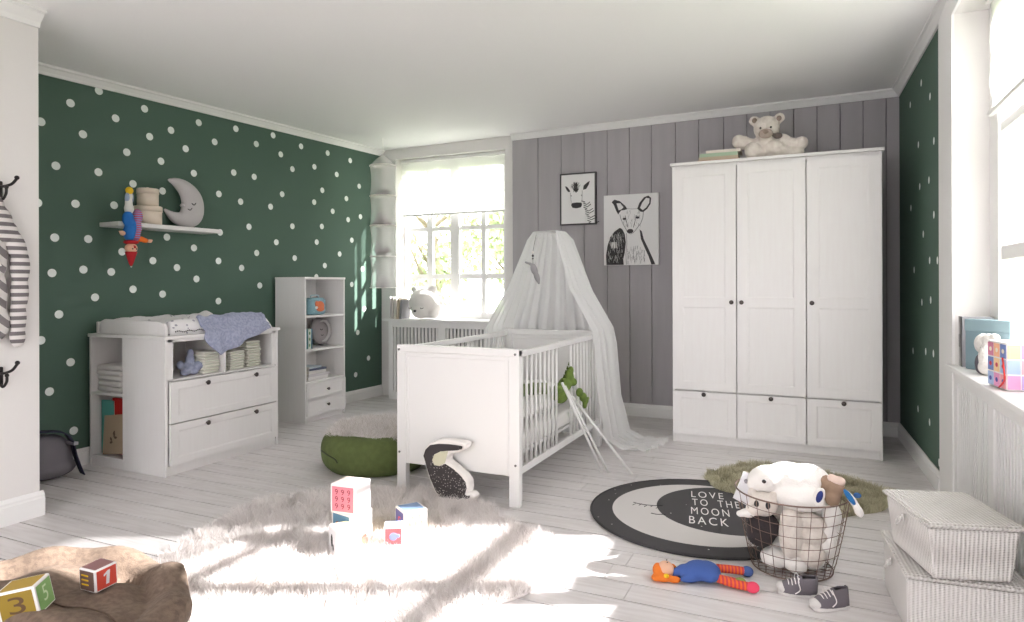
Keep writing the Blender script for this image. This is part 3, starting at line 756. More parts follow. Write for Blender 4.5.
# ---- crescent cushion shape along an arc
def crescent(parent, name, P, rad, thick, m, vox=.007):
    c = smoothpath([(p[0], p[1], p[2]) for p in P], 6); n = len(c); mb = MB()
    rr = smoothpath([(r, 0, 0) for r in rad], 6)
    for i, p in enumerate(c):
        r = rr[i].x; mb.ell(p, (max(.004, min(thick, r)), r, r), 0, n=14, k=9)
    return mb.build(name, m, parent, remesh=vox, smooth=6)
def moonpt(px, py): return (0, (px-165)*.0082+3.128, 1.552+(222-py)*.00785)
ms = thing('moon_cushion', 'light grey crescent moon cushion with a sleeping face on the wall shelf', 'cushion', (lwx(3.3)+.075, .022, -.006))
P = [moonpt(*p) for p in [(170, 181.5), (178, 183), (187, 188.5), (193, 198), (192.5, 209), (185, 215), (175, 214), (166, 208.5)]]
crescent(ms, 'body', P, [.012, .035, .062, .088, .092, .060, .036, .012], .045, PL_GREY)
F = MB()
F.tube(smoothpath([(.046, moonpt(188, 0)[1], moonpt(0, 200.5)[2]), (.048, moonpt(190, 0)[1], moonpt(0, 202)[2]), (.046, moonpt(192, 0)[1], moonpt(0, 200)[2])], 4), .003, 5)
F.build('closed_eye', INK, ms)
MB().tube(smoothpath([(.045, moonpt(184, 0)[1], moonpt(0, 206)[2]), (.048, moonpt(186, 0)[1], moonpt(0, 207)[2]), (.047, moonpt(188, 0)[1], moonpt(0, 205)[2])], 4), .0025, 5).build('mouth', INK, ms)
MB().ell((.02, moonpt(181, 0)[1], moonpt(0, 203)[2]), (.02, .014, .014)).build('nose', PL_GREY, ms)
# ---- round boxes on the shelf
CREAM = mat('cream_chipboard', srgb(222, 208, 192), .7)
for lab, z, r, h in (('larger round cream box with lid standing on the wall shelf', 1.536, .088, .122), ('smaller round cream box with lid on top of the larger one', 1.6585, .068, .118)):
    bxr = thing('round_box', lab, 'box', (lwx(3.0)+.115, 3.012, z), group='round boxes on the wall shelf')
    MB().lathe([(r-.003, 0), (r-.003, h-.03)], n=40).build('body', CREAM, bxr)
    MB().lathe([(r, h-.036), (r, h-.004), (r-.004, h), (.001, h)], n=40, cap=True).build('lid', CREAM, bxr)
MB().ell((0, 0, .121), (.012, .012, .008)).build('lid_knob', CREAM, bxr)
# ---- upside-down jester puppet
pu = thing('jester_doll', 'colourful jester doll hanging head down over the wall shelf edge, in a red pointed hat', 'doll', (lwx(2.8)+.255, 2.80, 1.25))
RED = mat('red_cloth', srgb(176, 28, 36), .8); BLU = mat('blue_cloth', srgb(28, 104, 178), .8); SKIN = mat('doll_skin', srgb(226, 178, 150), .7)
YEL = mat('yellow_cloth', srgb(232, 190, 30), .7); ORG = mat('orange_cloth', srgb(232, 112, 32), .8)
CHK = stripes('plaid_cloth', srgb(188, 70, 90), srgb(120, 140, 190), 22, 'Z'); GRYB = mat('grey_blue_cloth', srgb(150, 165, 190), .85)
MB().lathe([(.004, 0), (.012, .015), (.026, .06), (.036, .092)], n=16).build('hat', RED, pu)
MB().ell((0, 0, -.002), .006).build('hat_bead', mat('steel_bead', srgb(190, 190, 190), .3, .8), pu)
hd = MB().ell((0, .0, .115), (.036, .038, .032)).build('head', SKIN, pu)
for yy_ in (-.013, .013): MB().ell((.034, yy_, .110), (.004, .005, .005), n=8, k=6).build('eye', BLACKM, hd)
MB().ell((.037, 0, .120), .007, n=8, k=6).build('nose', RED, hd)
MB().ell((.024, 0, .128), (.014, .010, .004), n=10, k=6).build('mouth', RED, hd)
MB().lathe([(.03, .142), (.045, .150), (.042, .160), (.03, .165)], n=14).build('collar', RED, pu)
plush(pu, 'trousers', [((.0, -.012, .215), (.036, .036, .06)), ((.0, -.02, .30), (.034, .034, .05)), ((0, .01, .25), (.03, .03, .05))], BLU, .006)
plush(pu, 'shirt', [((-.002, .035, .25), (.036, .032, .065)), ((-.002, .045, .32), (.034, .03, .05)), ((0, .03, .19), (.03, .03, .03))], CHK, .006)
a = plush(pu, 'sleeve', [((.01, .06, .175), (.02, .03, .018)), ((.015, .085, .168), (.018, .022, .016))], ORG, .005)
plush(a, 'hand', [((.018, .115, .166), (.014, .018, .012)), ((.018, .128, .172), (.008, .010, .006))], SKIN, .004)
plush(pu, 'hand', [((.02, -.07, .205), (.016, .018, .016)), ((.02, -.085, .214), (.008, .012, .006))], SKIN, .004)
plush(pu, 'leg', [((-.005, -.01, .365), (.026, .03, .04)), ((-.01, -.008, .40), (.02, .024, .04)), ((-.01, .0, .44), (.017, .018, .03))], mat('off_white_cloth', srgb(214, 212, 206), .9), .005)
plush(pu, 'boot', [((-.01, -.018, .43), (.018, .014, .04)), ((-.01, .012, .435), (.014, .012, .035))], GRYB, .005)
MB().ell((-.008, -.005, .480), (.022, .024, .024)).build('pompom', YEL, pu)

# ---- changing mat and blanket
MATP = spots('star_print_cotton', srgb(232, 230, 231), srgb(158, 156, 168), 24, .20)
cm_ = thing('changing_mat', 'padded changing mat with a faint print on top of the changing table', 'mat', (-3.80, 3.13, .829))
def softpad(w, l, h, n, f): 
    vs = []; fs = []
    for i in range(n+1):
        for j in range(n+1):
            u = -1+2*i/n; v = -1+2*j/n; vs.append((u*w, v*l, f(u, v)*h))
    for i in range(n+1):
        for j in range(n+1):
            u = -1+2*i/n; v = -1+2*j/n; vs.append((u*w*.98, v*l*.98, .0))
    K = (n+1)**2
    for i in range(n):
        for j in range(n): a = i*(n+1)+j; fs.append((a, a+n+1, a+n+2, a+1)); fs.append((K+a, K+a+1, K+a+n+2, K+a+n+1))
    for i in range(n):
        for a, b in ((i*(n+1), (i+1)*(n+1)), (i*(n+1)+n, (i+1)*(n+1)+n), (i, i+1), (n*(n+1)+i, n*(n+1)+i+1)): fs.append((a, b, K+b, K+a))
    return MB().add(vs, fs, 0, True)
def padf(u, v):
    e = (max(0, 1-abs(u)**8)*max(0, 1-abs(v)**10))**.35
    rim = .35*math.exp(-((abs(u)-.8)/.16)**2)+.22*math.exp(-((v-.86)/.12)**2)
    return e*(.60+rim+.10*noise.noise(Vector((u*2.5, v*5, .3)))+.06*noise.noise(Vector((u*7, v*12, 4))))
softpad(.325, .40, .105, 40, padf).build('pad', MATP, cm_)
bd = MB()
for k in range(26): bd.ell((.325+.004, -.38+k*.012, .022+.004*math.sin(k)), (.004, .0042, .004), n=6, k=4)
bd.build('stitched_edge', INK, cm_)['kind'] = 'stuff'
KN = mat('blue_knit', srgb(152, 158, 184), .95, mix=srgb(172, 177, 200), mscale=60, bump=.9, bscale=110, bdist=.006)
# blanket: a strip lying over the mat and folding over the front edge into a hanging corner
def blanket():
    vs = []; fs = []; NX, NY = 40, 44
    for j in range(NY+1):
        t = j/NY; y = lerp(2.935, 3.47, t)
        hang = .145*max(0, 1-abs((y-3.045)/.13))**.8*(1 if y < 3.045 else 1) if y < 3.045 else .145*max(0, 1-(y-3.045)/.40)
        for i in range(NX+1):
            s = i/NX; L0 = .075+.10*math.sin(math.pi*min(1, t*1.1)); tot = L0+.02+hang
            d = s*tot
            if d < L0:
                x = -3.445-(L0-d); z = .829+.105*min(1.0, padf((x+3.80)/.325*.98 if x < -3.48 else .96, max(-.95, min(.95, (y-3.13)/.40))))+.010
                z = max(z, .85)
                if x > -3.49: z = lerp(z, .847, (x+3.49)/.045)
            else:
                x = -3.437+.010*math.sin(y*40)*min(1, (d-L0)/.05); z = .847-(d-L0)
            z += .005*math.sin(s*16+y*30)
            vs.append((x+.0, y, z))
    for j in range(NY):
        for i in range(NX): a = j*(NX+1)+i; fs.append((a, a+1, a+NX+2, a+NX+1))
    o = MB().add(vs, fs, 0, True).build('knitted_blanket', KN); md = o.modifiers.new('t', 'SOLIDIFY'); md.thickness = .009; md.offset = 0
    return tag(o, 'dusty blue knitted blanket draped over the front edge of the changing table', 'blanket')
blanket()
# muslin cloth crumpled over the mat's far end
def fold(label, M, w, l, h, m, name='folded_towel', cat='towel', group=None, seed=0):
    o = MB().rbox(-w/2, w/2, -l/2, l/2, 0, h, h*.48, n=3).build(name, m); o.matrix_world = M; return tag(o, label, cat, group)
TOW = mat('white_terry', srgb(222, 218, 216), .95, bump=.6, bscale=200, bdist=.003)
pos = ['bottom', 'second from bottom', 'middle', 'second from top', 'topmost']
for i in range(5):
    fold('white folded towel, %s in the side compartment of the changing table' % pos[i], T(-3.995+random.uniform(-.008, .008), 2.80, .515-.05+i*.0335, rz=random.uniform(-.06, .06)), .235, .22, .033, TOW, group='folded towels in the changing table')
# books in the lower side compartment
def upright(label, x, y, z, w, h, t, c, group, rz=0, lean=0, tilt=0, name='book'):
    # standing book whose cover faces -y; lean tips it back about x, tilt rolls it in the picture plane
    M = T(x, y, z, rz=rz) @ T(rx=lean) @ T(ry=tilt) @ Matrix(((1, 0, 0, 0), (0, 0, -1, 0), (0, 1, 0, 0), (0, 0, 0, 1)))
    return book(label, M, w, h, t, c, group, name=name)
G = 'picture books in the side compartment of the changing table'
upright('turquoise picture book standing at the left in the lower side compartment', -4.112, 2.735, .068, .10, .335, .014, srgb(86, 160, 150), G, rz=.12)
upright('red picture book standing behind the brown one in the lower side compartment', -4.035, 2.755, .068, .185, .35, .014, srgb(196, 40, 36), G, rz=.05)
b = upright('brown kraft book with a plant print leaning in front of the red book', -4.052, 2.70, .070, .185, .24, .012, srgb(172, 152, 128), G, lean=-.14, tilt=-.12)
mb = MB()
for k in range(5): mb.ell((.09+.022*math.cos(k*1.3), .10+.03*math.sin(k*1.7), .0125), (.014, .008, .0006), 0, (0, 0, k*1.1), n=10, k=4)
mb.build('plant_print', mat('dark_brown_ink', srgb(90, 72, 58), .8), b)
# diapers
DIA = mat('diaper_white', srgb(226, 224, 214), .9, bump=.2, bscale=60); DIAG = mat('diaper_edge', srgb(200, 206, 188), .9)
def diaper(label, M, group):
    o = thing('folded_diaper', label, 'diaper', group=group); o.matrix_world = M
    MB().rbox(-.075, .075, -.06, .06, 0, .0165, .008, n=3).build('pad', DIA, o)
    MB().box(-.060, .0765, -.052, .052, .006, .0095).build('edge_band', DIAG, o)
    return o
base_d = None
stk = [('left', 3.03, 8, 'the stack beside the blue plush toy'), ('middle', 3.235, 7, 'the low stack in the right cubby'), ('right', 3.405, 10, 'the tall stack in the right cubby')]
for nm, y, n, where in stk:
    for k in range(n):
        p = 'bottom' if k == 0 else 'top' if k == n-1 else None
        lab = '%s diaper of %s' % (p, where) if p else 'folded diaper in the middle of %s' % where
        M = T(-3.565+random.uniform(-.006, .006)-(.03 if nm == 'right' else 0), y+random.uniform(-.005, .005), .5695+k*.0175, rz=random.uniform(-.05, .05))
        g = 'diapers in %s' % where
        if base_d is None: base_d = diaper(lab, M, g)
        else: c = copy_tree(base_d); c.matrix_world = M; c['label'] = lab; c['group'] = g
# blue plush in cubby
bp_ = thing('plush_bunny', 'dusty blue plush toy lying in the left cubby of the changing table', 'plush toy', (-3.56, 2.915, .57))
plush(bp_, 'body', [((0, -.01, .04), (.045, .05, .038)), ((.02, .045, .05), (.032, .042, .03), (.3, 0, 0)), ((.0, .005, .095), (.026, .03, .032)), ((0, .01, .135), (.018, .022, .026)), ((.02, -.045, .02), (.03, .03, .02)), ((-.01, -.055, .065), (.02, .025, .028)), ((.03, .01, .02), (.025, .03, .02))], PL_BLUE, .006)

# ---- on the bookshelf
lc = thing('lunch_case', 'pale blue children suitcase with an orange fox, top compartment of the bookshelf', 'case', (-3.86, 4.40, .8745))
MB().rbox(-.045, .045, -.105, .105, 0, .145, .03, n=5).build('body', spots('blue_dotted_tin', srgb(128, 168, 182), srgb(206, 224, 226), 60, .13, .6), lc)
FO = mat('fox_orange', srgb(214, 112, 66), .6)
MB().ell((.045, .015, .075), (.004, .055, .042), n=20).ell((.046, -.025, .095), (.004, .022, .024), 0).ell((.0465, .02, .05), (.004, .05, .022)).build('fox_print', FO, lc)
MB().ell((.048, -.03, .062), (.003, .018, .012)).build('fox_muzzle', PL_WHITE, lc)
MB().tube(smoothpath([(0, -.045, .145), (0, -.04, .165), (0, .04, .165), (0, .045, .145)], 5), .005, 8).build('handle', mat('pale_blue_plastic', srgb(170, 200, 208), .4), lc)
mc = thing('moon_cushion', 'round grey cushion with a pale sleeping crescent moon, in the middle of the bookshelf', 'cushion', (-3.93, 4.545, .725))
M_ = T(ry=R(12))
MB().lathe([(.001, -.035), (.06, -.032), (.10, -.018), (.118, 0), (.10, .018), (.06, .032), (.001, .035)], n=32, M=T(ry=R(78))).build('body', mat('grey_felt', srgb(158, 152, 152), .95), mc)
ob = crescent(mc, 'crescent_patch', [(.036, -.045, .085), (.044, .01, .088), (.046, .06, .055), (.048, .075, 0), (.045, .055, -.055), (.036, .005, -.085), (.030, -.05, -.075)], [.006, .014, .022, .026, .022, .014, .006], .007, PL_GREY, .004)
MB().tube(smoothpath([(.040, -.04, .02), (.041, -.025, .012), (.040, -.01, .02)], 4), .0025, 5).build('closed_eye', INK, mc)
MB().tube(smoothpath([(.040, -.03, -.03), (.041, -.015, -.036), (.040, .0, -.03)], 4), .0025, 5).build('mouth', INK, mc)
MI = Matrix(((0, -1, 0, 0), (0, 0, -1, 0), (1, 0, 0, 0), (0, 0, 0, 1)))
G = 'small board books in the middle compartment of the bookshelf'
for i, (c, lab) in enumerate([((70, 120, 130), 'blue-grey board book at the left end, middle compartment of the bookshelf'), ((206, 214, 206), 'white board book with green pictures on its spine, beside the blue-grey one'), ((80, 140, 170), 'thin blue board book next to the round moon cushion')]):
    t = [.03, .036, .012][i]; y = 4.222+[0, .032, .07][i]
    r = thing('board_book', lab, 'book', (-3.80, y, .5985), group=G)
    MB().box(-.11, 0, 0, .0025, 0, .165).box(-.11, 0, t-.0025, t, 0, .165).box(-.003, .0, 0, t, 0, .165).build('cover', mat('board_%d' % i, srgb(*c), .5), r)
    MB().box(-.107, -.003, .0025, t-.0025, .003, .162).build('pages', PAGES, r)
    if i == 1:
        for k in range(3): MB().ell((.0005, t/2, .03+.05*k), (.0012, .009, .014), n=10, k=6).build('picture', mat('leaf_print', srgb(96, 140, 90), .7), r)
G = 'books lying in the lower compartment of the bookshelf'
z = .3385
for i, (c, w_, h_, t, rz, lab) in enumerate([((226, 224, 222), .2, .26, .026, .05, 'wide white book, bottom of the pile in the bookshelf'), ((206, 202, 204), .19, .25, .022, -.04, 'pale grey book, second from bottom of the bookshelf pile'),
        ((228, 226, 222), .17, .23, .028, .10, 'white book in the middle of the bookshelf pile'), ((92, 100, 122), .15, .19, .016, -.08, 'slate blue book near the top of the bookshelf pile'), ((196, 206, 214), .14, .16, .014, .12, 'small light blue book, topmost of the bookshelf pile')]):
    book(lab, T(-3.79, 4.24+i*.006, z, rz=rz) @ Matrix.Rotation(R(180), 4, 'Z') @ T(0, -h_, 0), w_, h_, t, srgb(*c), G); z += t+.0006

# ---- bag on the floor behind the near wall
bg_ = thing('school_bag', 'grey bag with a navy strap on the floor behind the near white wall', 'bag', (-4.07, 2.36, 0))
plush(bg_, 'body', [((0, 0, .13), (.10, .15, .135)), ((0, .02, .06), (.105, .15, .06)), ((-.01, -.03, .20), (.08, .11, .07))], mat('grey_canvas', srgb(120, 116, 122), .9, bump=.3, bscale=150, bdist=.003), .012)
NAVY = mat('navy_webbing', srgb(38, 38, 62), .8)
def strap(P, w, t, parent, name, m, side):
    P = smoothpath(P, 6); mb = MB(); vs = []; side = Vector(side).normalized()
    for i, p in enumerate(P):
        tg = (P[min(i+1, len(P)-1)]-P[max(i-1, 0)]).normalized(); n = tg.cross(side).normalized()
        vs += [p-side*w/2-n*t/2, p+side*w/2-n*t/2, p+side*w/2+n*t/2, p-side*w/2+n*t/2]
    fs = []
    for i in range(len(P)-1):
        for k in range(4): fs.append((4*i+k, 4*i+(k+1) % 4, 4*i+4+(k+1) % 4, 4*i+4+k))
    fs += [(3, 2, 1, 0), tuple(4*(len(P)-1)+k for k in range(4))]
    return mb.add(vs, fs, 0, True).build(name, m, parent)
st = strap([(.03, -.14, .30), (.05, -.04, .292), (.08, .05, .272), (.095, .09, .215), (.105, .105, .13), (.115, .13, .04), (.12, .14, .012)], .07, .006, bg_, 'strap', NAVY, (1, -.25, 0))
MB().box(.06, .136, .080, .105, .195, .212).build('buckle', mat('steel', srgb(190, 190, 195), .3, .9), st)

# ---- hooks and striped jumper on the near-left wall
BK_ = mat('black_iron', srgb(38, 34, 34), .45, .4)
for z, y, lab in ((1.575, 1.80, 'black wall hook holding the striped jumper'), (.705, 1.80, 'black wall hook below the striped jumper, empty')):
    h = thing('coat_hook', lab, 'hook', (-3.469, y, z), group='black hooks on the white wall')
    MB().rbox(0, .012, -.022, .022, -.045, .045, .006).build('plate', BK_, h, bevel=.002)
    MB().tube(smoothpath([(.01, 0, -.02), (.045, 0, -.045), (.075, .0, -.02), (.078, 0, .005)], 5), .006, 8).ell((.078, 0, .01), .009).build('lower_arm', BK_, h)
    MB().tube(smoothpath([(.01, 0, .015), (.045, .01, .018), (.06, .032, .03), (.064, .05, .055)], 5), .0065, 8).ell((.064, .052, .062), .0105).build('upper_arm', BK_, h)
STR = stripes('grey_white_stripes', srgb(216, 211, 209), srgb(112, 106, 108), 8.6, 'Z', .9)
STRD = stripes('diagonal_stripes', srgb(212, 208, 206), srgb(124, 118, 120), 8.0, 'DIAGONAL', .9)
jk = thing('striped_jumper', 'grey and white striped hooded jumper hanging on the black wall hook', 'jumper', (-3.43, 1.728, .84))
plush(jk, 'sleeve', [((0, .13, .48), (.032, .045, .09), (.35, 0, 0)), ((.0, .150, .38), (.030, .044, .10)), ((0, .148, .26), (.027, .040, .10)), ((0, .140, .14), (.025, .038, .10)), ((0, .138, .05), (.023, .036, .055))], STR, .008)
plush(jk, 'hood', [((.0, .02, .66), (.035, .065, .06)), ((0, .055, .60), (.036, .062, .07), (.5, 0, 0)), ((0, .085, .54), (.033, .06, .055), (.6, 0, 0)), ((.0, -.04, .58), (.036, .07, .09))], STR, .008)
plush(jk, 'body', [((0, -.02, .42), (.030, .12, .16)), ((0, -.01, .25), (.030, .11, .17)), ((0, .02, .12), (.03, .09, .10)), ((.0, -.06, .10), (.03, .09, .10))], STRD, .009)
MB().tube(smoothpath([(.034, .03, .52), (.038, .025, .44), (.036, .05, .38)], 5), .004, 6).build('drawstring', PL_WHITE, jk)

# ---- teddy on the wardrobe
tb_ = thing('teddy_bear', 'large cream teddy bear slumped on top of the wardrobe', 'teddy bear', (-.30, 4.95, 1.991))
plush(tb_, 'body', [((0, 0, .225), (.088, .075, .088)), ((0, -.055, .165), (.05, .045, .045)), ((0, .02, .10), (.105, .085, .095)), ((-.10, .01, .125), (.06, .045, .04), (0, .3, 0)), ((-.155, -.01, .135), (.055, .045, .05)), ((-.185, -.02, .145), (.047, .045, .05)),
     ((-.085, -.07, .062), (.058, .06, .062)), ((-.05, -.03, .05), (.06, .07, .048)), ((.11, .0, .13), (.06, .05, .045), (0, .5, 0)), ((.165, -.01, .10), (.06, .045, .042), (0, .2, 0)), ((.225, -.015, .10), (.045, .042, .045)),
     ((.09, -.04, .045), (.075, .06, .042)), ((.17, -.03, .038), (.075, .05, .036)), ((.05, -.05, .08), (.06, .05, .05)),
     ((-.082, .0, .285), (.036, .022, .036)), ((.085, .0, .290), (.036, .022, .036))], PL_CREAM, .009, 3)
for sx in (-.078, .082): MB().ell((sx, -.024, .282), (.017, .006, .019)).build('inner_ear', TAUPE, tb_)
MB().ell((0, -.088, .170), (.047, .034, .034)).build('muzzle', mat('muzzle_beige', srgb(172, 156, 146), .9), tb_)
MB().ell((.002, -.122, .176), (.018, .010, .014)).build('nose', TAUPE, tb_)
for sx in (-.036, .032): MB().ell((sx, -.073, .215), (.007, .006, .007)).build('eye', BLACKM, tb_)
plush(tb_, 'bow', [((.075, -.06, .155), (.032, .014, .022)), ((.045, -.075, .16), (.014, .012, .014))], mat('dark_taupe_ribbon', srgb(104, 92, 88), .8), .004)
G = 'books lying on top of the wardrobe'; z = 1.9905
for i, (c, x, w_, h_, t, lab) in enumerate([((198, 150, 128), -.760, .285, .20, .020, 'salmon-brown book, bottom of the pile on the wardrobe'), ((188, 172, 150), -.752, .27, .19, .022, 'beige book, second from bottom of the pile on the wardrobe'),
                ((164, 186, 160), -.745, .26, .19, .024, 'sage green book, third in the pile on the wardrobe'), ((214, 206, 196), -.70, .235, .17, .019, 'pale speckled book, topmost of the pile on the wardrobe')]):
    book(lab, T(x+w_, 4.87, z, rz=R(90)+.02*(i % 2)), h_, w_, t, srgb(*c), G); z += t+.0006

# ---- pictures on the plank wall
def uvshape(mb, P, w, h, d=.0008, y=0, x0=0, z0=0):
    mb.prism([(x0+u*w, z0+v*h) for u, v in P], 0, d, 0, Matrix(((1, 0, 0, 0), (0, 0, -1, y), (0, 1, 0, 0), (0, 0, 0, 1))))
def stroke(mb, P, w, h, r, y=0): mb.tube([(u*w, y-.0006, v*h) for u, v in P], [r]*len(P), 4)
INKG = mat('charcoal_ink', srgb(66, 64, 66), .85); INKL = mat('grey_ink', srgb(128, 126, 128), .85); PAPER = mat('canvas_white', srgb(232, 231, 230), .85)
W_, H_ = .475, .605
dp = thing('canvas_picture', 'unframed canvas with an ink drawing of a deer on the grey plank wall', 'picture', (-1.660, 5.545, 1.290))
MB().box(0, W_, 0, .034, 0, H_).build('canvas', PAPER, dp, bevel=.002)
rg = random.Random(4)
ear = MB(); uvshape(ear, [(.15, .90), (.20, .935), (.30, .91), (.40, .84), (.44, .79), (.38, .78), (.32, .775), (.27, .72), (.23, .78), (.19, .86)], W_, H_)
ear.build('ear_drawing', INKG, dp)
e2 = MB(); uvshape(e2, [(.24, .88), (.31, .88), (.37, .82), (.33, .79), (.28, .78)], W_, H_, .0012); e2.build('ear_light', PAPER, dp)
ear = MB(); uvshape(ear, [(.62, .79), (.66, .87), (.74, .945), (.82, .965), (.87, .93), (.86, .85), (.80, .78), (.73, .74), (.68, .745)], W_, H_); ear.build('ear_drawing', INKG, dp)
e2 = MB(); uvshape(e2, [(.67, .80), (.71, .87), (.78, .935), (.84, .925), (.835, .86), (.78, .80), (.72, .765)], W_, H_, .0012); e2.build('ear_light', PAPER, dp)
f = MB()
stroke(f, smoothpath_uv := [(.30, .72), (.32, .66), (.36, .58), (.42, .50), (.44, .46)], W_, H_, .0022); stroke(f, [(.73, .74), (.72, .66), (.68, .58), (.60, .50), (.55, .455)], W_, H_, .0022)
stroke(f, [(.44, .46), (.50, .435), (.55, .455)], W_, H_, .002); stroke(f, [(.42, .80), (.52, .79), (.62, .79)], W_, H_, .0014)
for k in range(46):
    u = rg.uniform(.36, .68); v = rg.uniform(.56, .78); stroke(f, [(u, v), (u+rg.uniform(-.012, .012), v-rg.uniform(.02, .05))], W_, H_, .0009)
f.build('face_drawing', INKL, dp)['kind'] = 'stuff'
f = MB()
for u, v in ((.385, .655), (.625, .665)):
    f.ell((u*W_, -.0006, v*H_), (.016, .0012, .010), n=14, k=6)
f.ell((.49*W_, -.0006, .478*H_), (.028, .0014, .019), n=16, k=6)
for sgn, u0 in ((1, .40), (-1, .60)): stroke(f, [(u0, .70), (u0+.02*sgn, .62), (u0+.05*sgn, .53)], W_, H_, .002)
f.build('eyes_and_nose', INKG, dp)
f = MB(); uvshape(f, [(.05, .005), (.04, .14), (.07, .28), (.12, .40), (.20, .48), (.30, .53), (.345, .51), (.39, .44), (.41, .32), (.39, .18), (.36, .08), (.37, .005)], W_, H_, .0008); f.build('back_drawing', INKG, dp)
f = MB()
for k in range(90):
    u = rg.uniform(.08, .36); v = rg.uniform(.02, .42); stroke(f, [(u, v+.06), (u+rg.uniform(-.02, .02), v+rg.uniform(0, .02))], W_, H_, .0011, -.001)
for k in range(9):
    u = .20+rg.uniform(-.05, .05); stroke(f, [(u, .33), (u+rg.uniform(-.02, .02), .24)], W_, H_, .004, -.001)
f.build('back_highlights', PAPER, dp)['kind'] = 'stuff'
f = MB(); uvshape(f, [(.66, .50), (.70, .47), (.735, .36), (.82, .22), (.90, .08), (.94, .005), (.87, .005), (.82, .12), (.74, .26), (.685, .36)], W_, H_, .0008); f.build('shoulder_drawing', INKG, dp)
f = MB()
for k in range(70):
    u = rg.uniform(.44, .76); v = rg.uniform(.01, .26*(1-abs(u-.58)*2.2)); stroke(f, [(u, v+.05), (u+rg.uniform(-.015, .015), v)], W_, H_, .0010)
stroke(f, [(.42, .45), (.43, .30), (.41, .15), (.42, .005)], W_, H_, .0018)
f.build('chest_drawing', INKL, dp)['kind'] = 'stuff'
# zebra picture
W_, H_ = .335, .46
zp = thing('framed_picture', 'small dark-framed drawing of a young zebra on the grey plank wall', 'picture', (-2.066, 5.553, 1.652))
MB().box(-.0, .012, -.006, .024, 0, H_).box(W_-.012, W_, -.006, .024, 0, H_).box(.012, W_-.012, -.006, .024, 0, .012).box(.012, W_-.012, -.006, .024, H_-.012, H_).build('frame', mat('anthracite_frame', srgb(70, 68, 70), .5), zp)
MB().box(.012, W_-.012, .0, .024, .012, H_-.012).build('sheet', PAPER, zp)
f = MB(); uvshape(f, [(.14, .76), (.20, .745), (.27, .68), (.285, .64), (.23, .645), (.18, .69)], W_, H_); f.build('ear_drawing', INKG, zp)
f = MB(); uvshape(f, [(.64, .67), (.66, .75), (.75, .80), (.83, .835), (.80, .76), (.73, .68)], W_, H_); f.build('ear_drawing', INKG, zp)
f = MB(); uvshape(f, [(.31, .385), (.33, .425), (.47, .432), (.60, .425), (.615, .38), (.58, .335), (.46, .32), (.35, .335)], W_, H_); f.build('muzzle_drawing', INKG, zp)
f = MB(); stroke(f, [(.29, .63), (.30, .55), (.315, .43)], W_, H_, .0016); stroke(f, [(.62, .66), (.62, .55), (.605, .43)], W_, H_, .0016); f.ell((.315*W_, -.0006, .565*H_), (.005, .001, .006), n=8, k=4); f.ell((.60*W_, -.0006, .565*H_), (.005, .001, .006), n=8, k=4)
f.build('head_outline', INKL, zp)
f = MB()
for k in range(34):
    u = .44+rg.gauss(0, .035); a = rg.gauss(0, .5); stroke(f, [(.44+rg.uniform(-.06, .06), .66+rg.uniform(-.03, .03)), (.44+math.sin(a)*.16, .68+.17*math.cos(a)*rg.uniform(.5, 1))], W_, H_, .0013)
uvshape(f, [(.36, .69), (.45, .62), (.53, .69), (.44, .72)], W_, H_); f.build('mane_drawing', INKG, zp)['kind'] = 'stuff'
f = MB()
for k in range(11):
    v = .46-k*.042; u0 = .64-.0*k+.018*k; stroke(f, [(u0-.02, v), (u0+.09, v-.035), (u0+.16+.01*k, v+.01)] if k % 3 else [(u0-.04, v), (u0+.06, v-.03)], W_, H_, .0032)
f.build('neck_stripes', INKG, zp)

# ---- badger cushion
BO = [(-0.162, 0.224), (-0.15, 0.259), (-0.12, 0.294), (-0.065, 0.313), (0.004, 0.318), (0.073, 0.316), (0.1, 0.308), (0.093, 0.284), (0.054, 0.263), (0.008, 0.249), (-0.017, 0.223), (-0.01, 0.205), (0.036, 0.18), (0.081, 0.15), (0.107, 0.121), (0.112, 0.088), (0.105, 0.06), (0.125, 0.064), (0.145, 0.047), (0.133, 0.024), (0.101, 0.013), (0.092, -0.008), (0.056, 0.005), (0.011, 0.008), (-0.027, 0.013), (-0.068, 0.015), (-0.091, 0.046), (-0.124, 0.111), (-0.144, 0.168)]
BD = [(-0.153, 0.225), (-0.14, 0.259), (-0.112, 0.285), (-0.061, 0.296), (0.004, 0.3), (0.057, 0.299), (0.078, 0.296), (0.074, 0.282), (0.05, 0.274), (-0.002, 0.266), (-0.05, 0.261), (-0.089, 0.238), (-0.1, 0.209), (-0.089, 0.183), (-0.058, 0.181), (-0.025, 0.197), (0.027, 0.174), (0.07, 0.143), (0.094, 0.116), (0.1, 0.087), (0.09, 0.053), (0.103, 0.049), (0.12, 0.053), (0.116, 0.04), (0.098, 0.031), (0.079, 0.038), (0.049, 0.021), (0.011, 0.019), (-0.027, 0.021), (-0.06, 0.025), (-0.081, 0.054), (-0.114, 0.114), (-0.134, 0.169)]
BK = [(-0.099, 0.209), (-0.087, 0.237), (-0.05, 0.259), (-0.005, 0.264), (-0.014, 0.236), (-0.024, 0.202), (-0.058, 0.183), (-0.087, 0.185)]
ba = thing('badger_cushion', 'charcoal badger-shaped cushion with white edge leaning on the cot end panel', 'cushion', (-1.70, 2.958, .012))
PV = Matrix(((1, 0, 0, 0), (0, 0, -1, 0), (0, 1, 0, 0), (0, 0, 0, 1)))
MB().prism(BO[::1], -.045, .022, 0, PV).build('body', PL_WHITE, ba, bevel=.013, seg=4)
MB().prism(BD, .020, .0265, 0, PV).build('fur_print', spots('charcoal_fleck', srgb(64, 60, 62), srgb(200, 196, 190), 95, .22, .9), ba, bevel=.002)
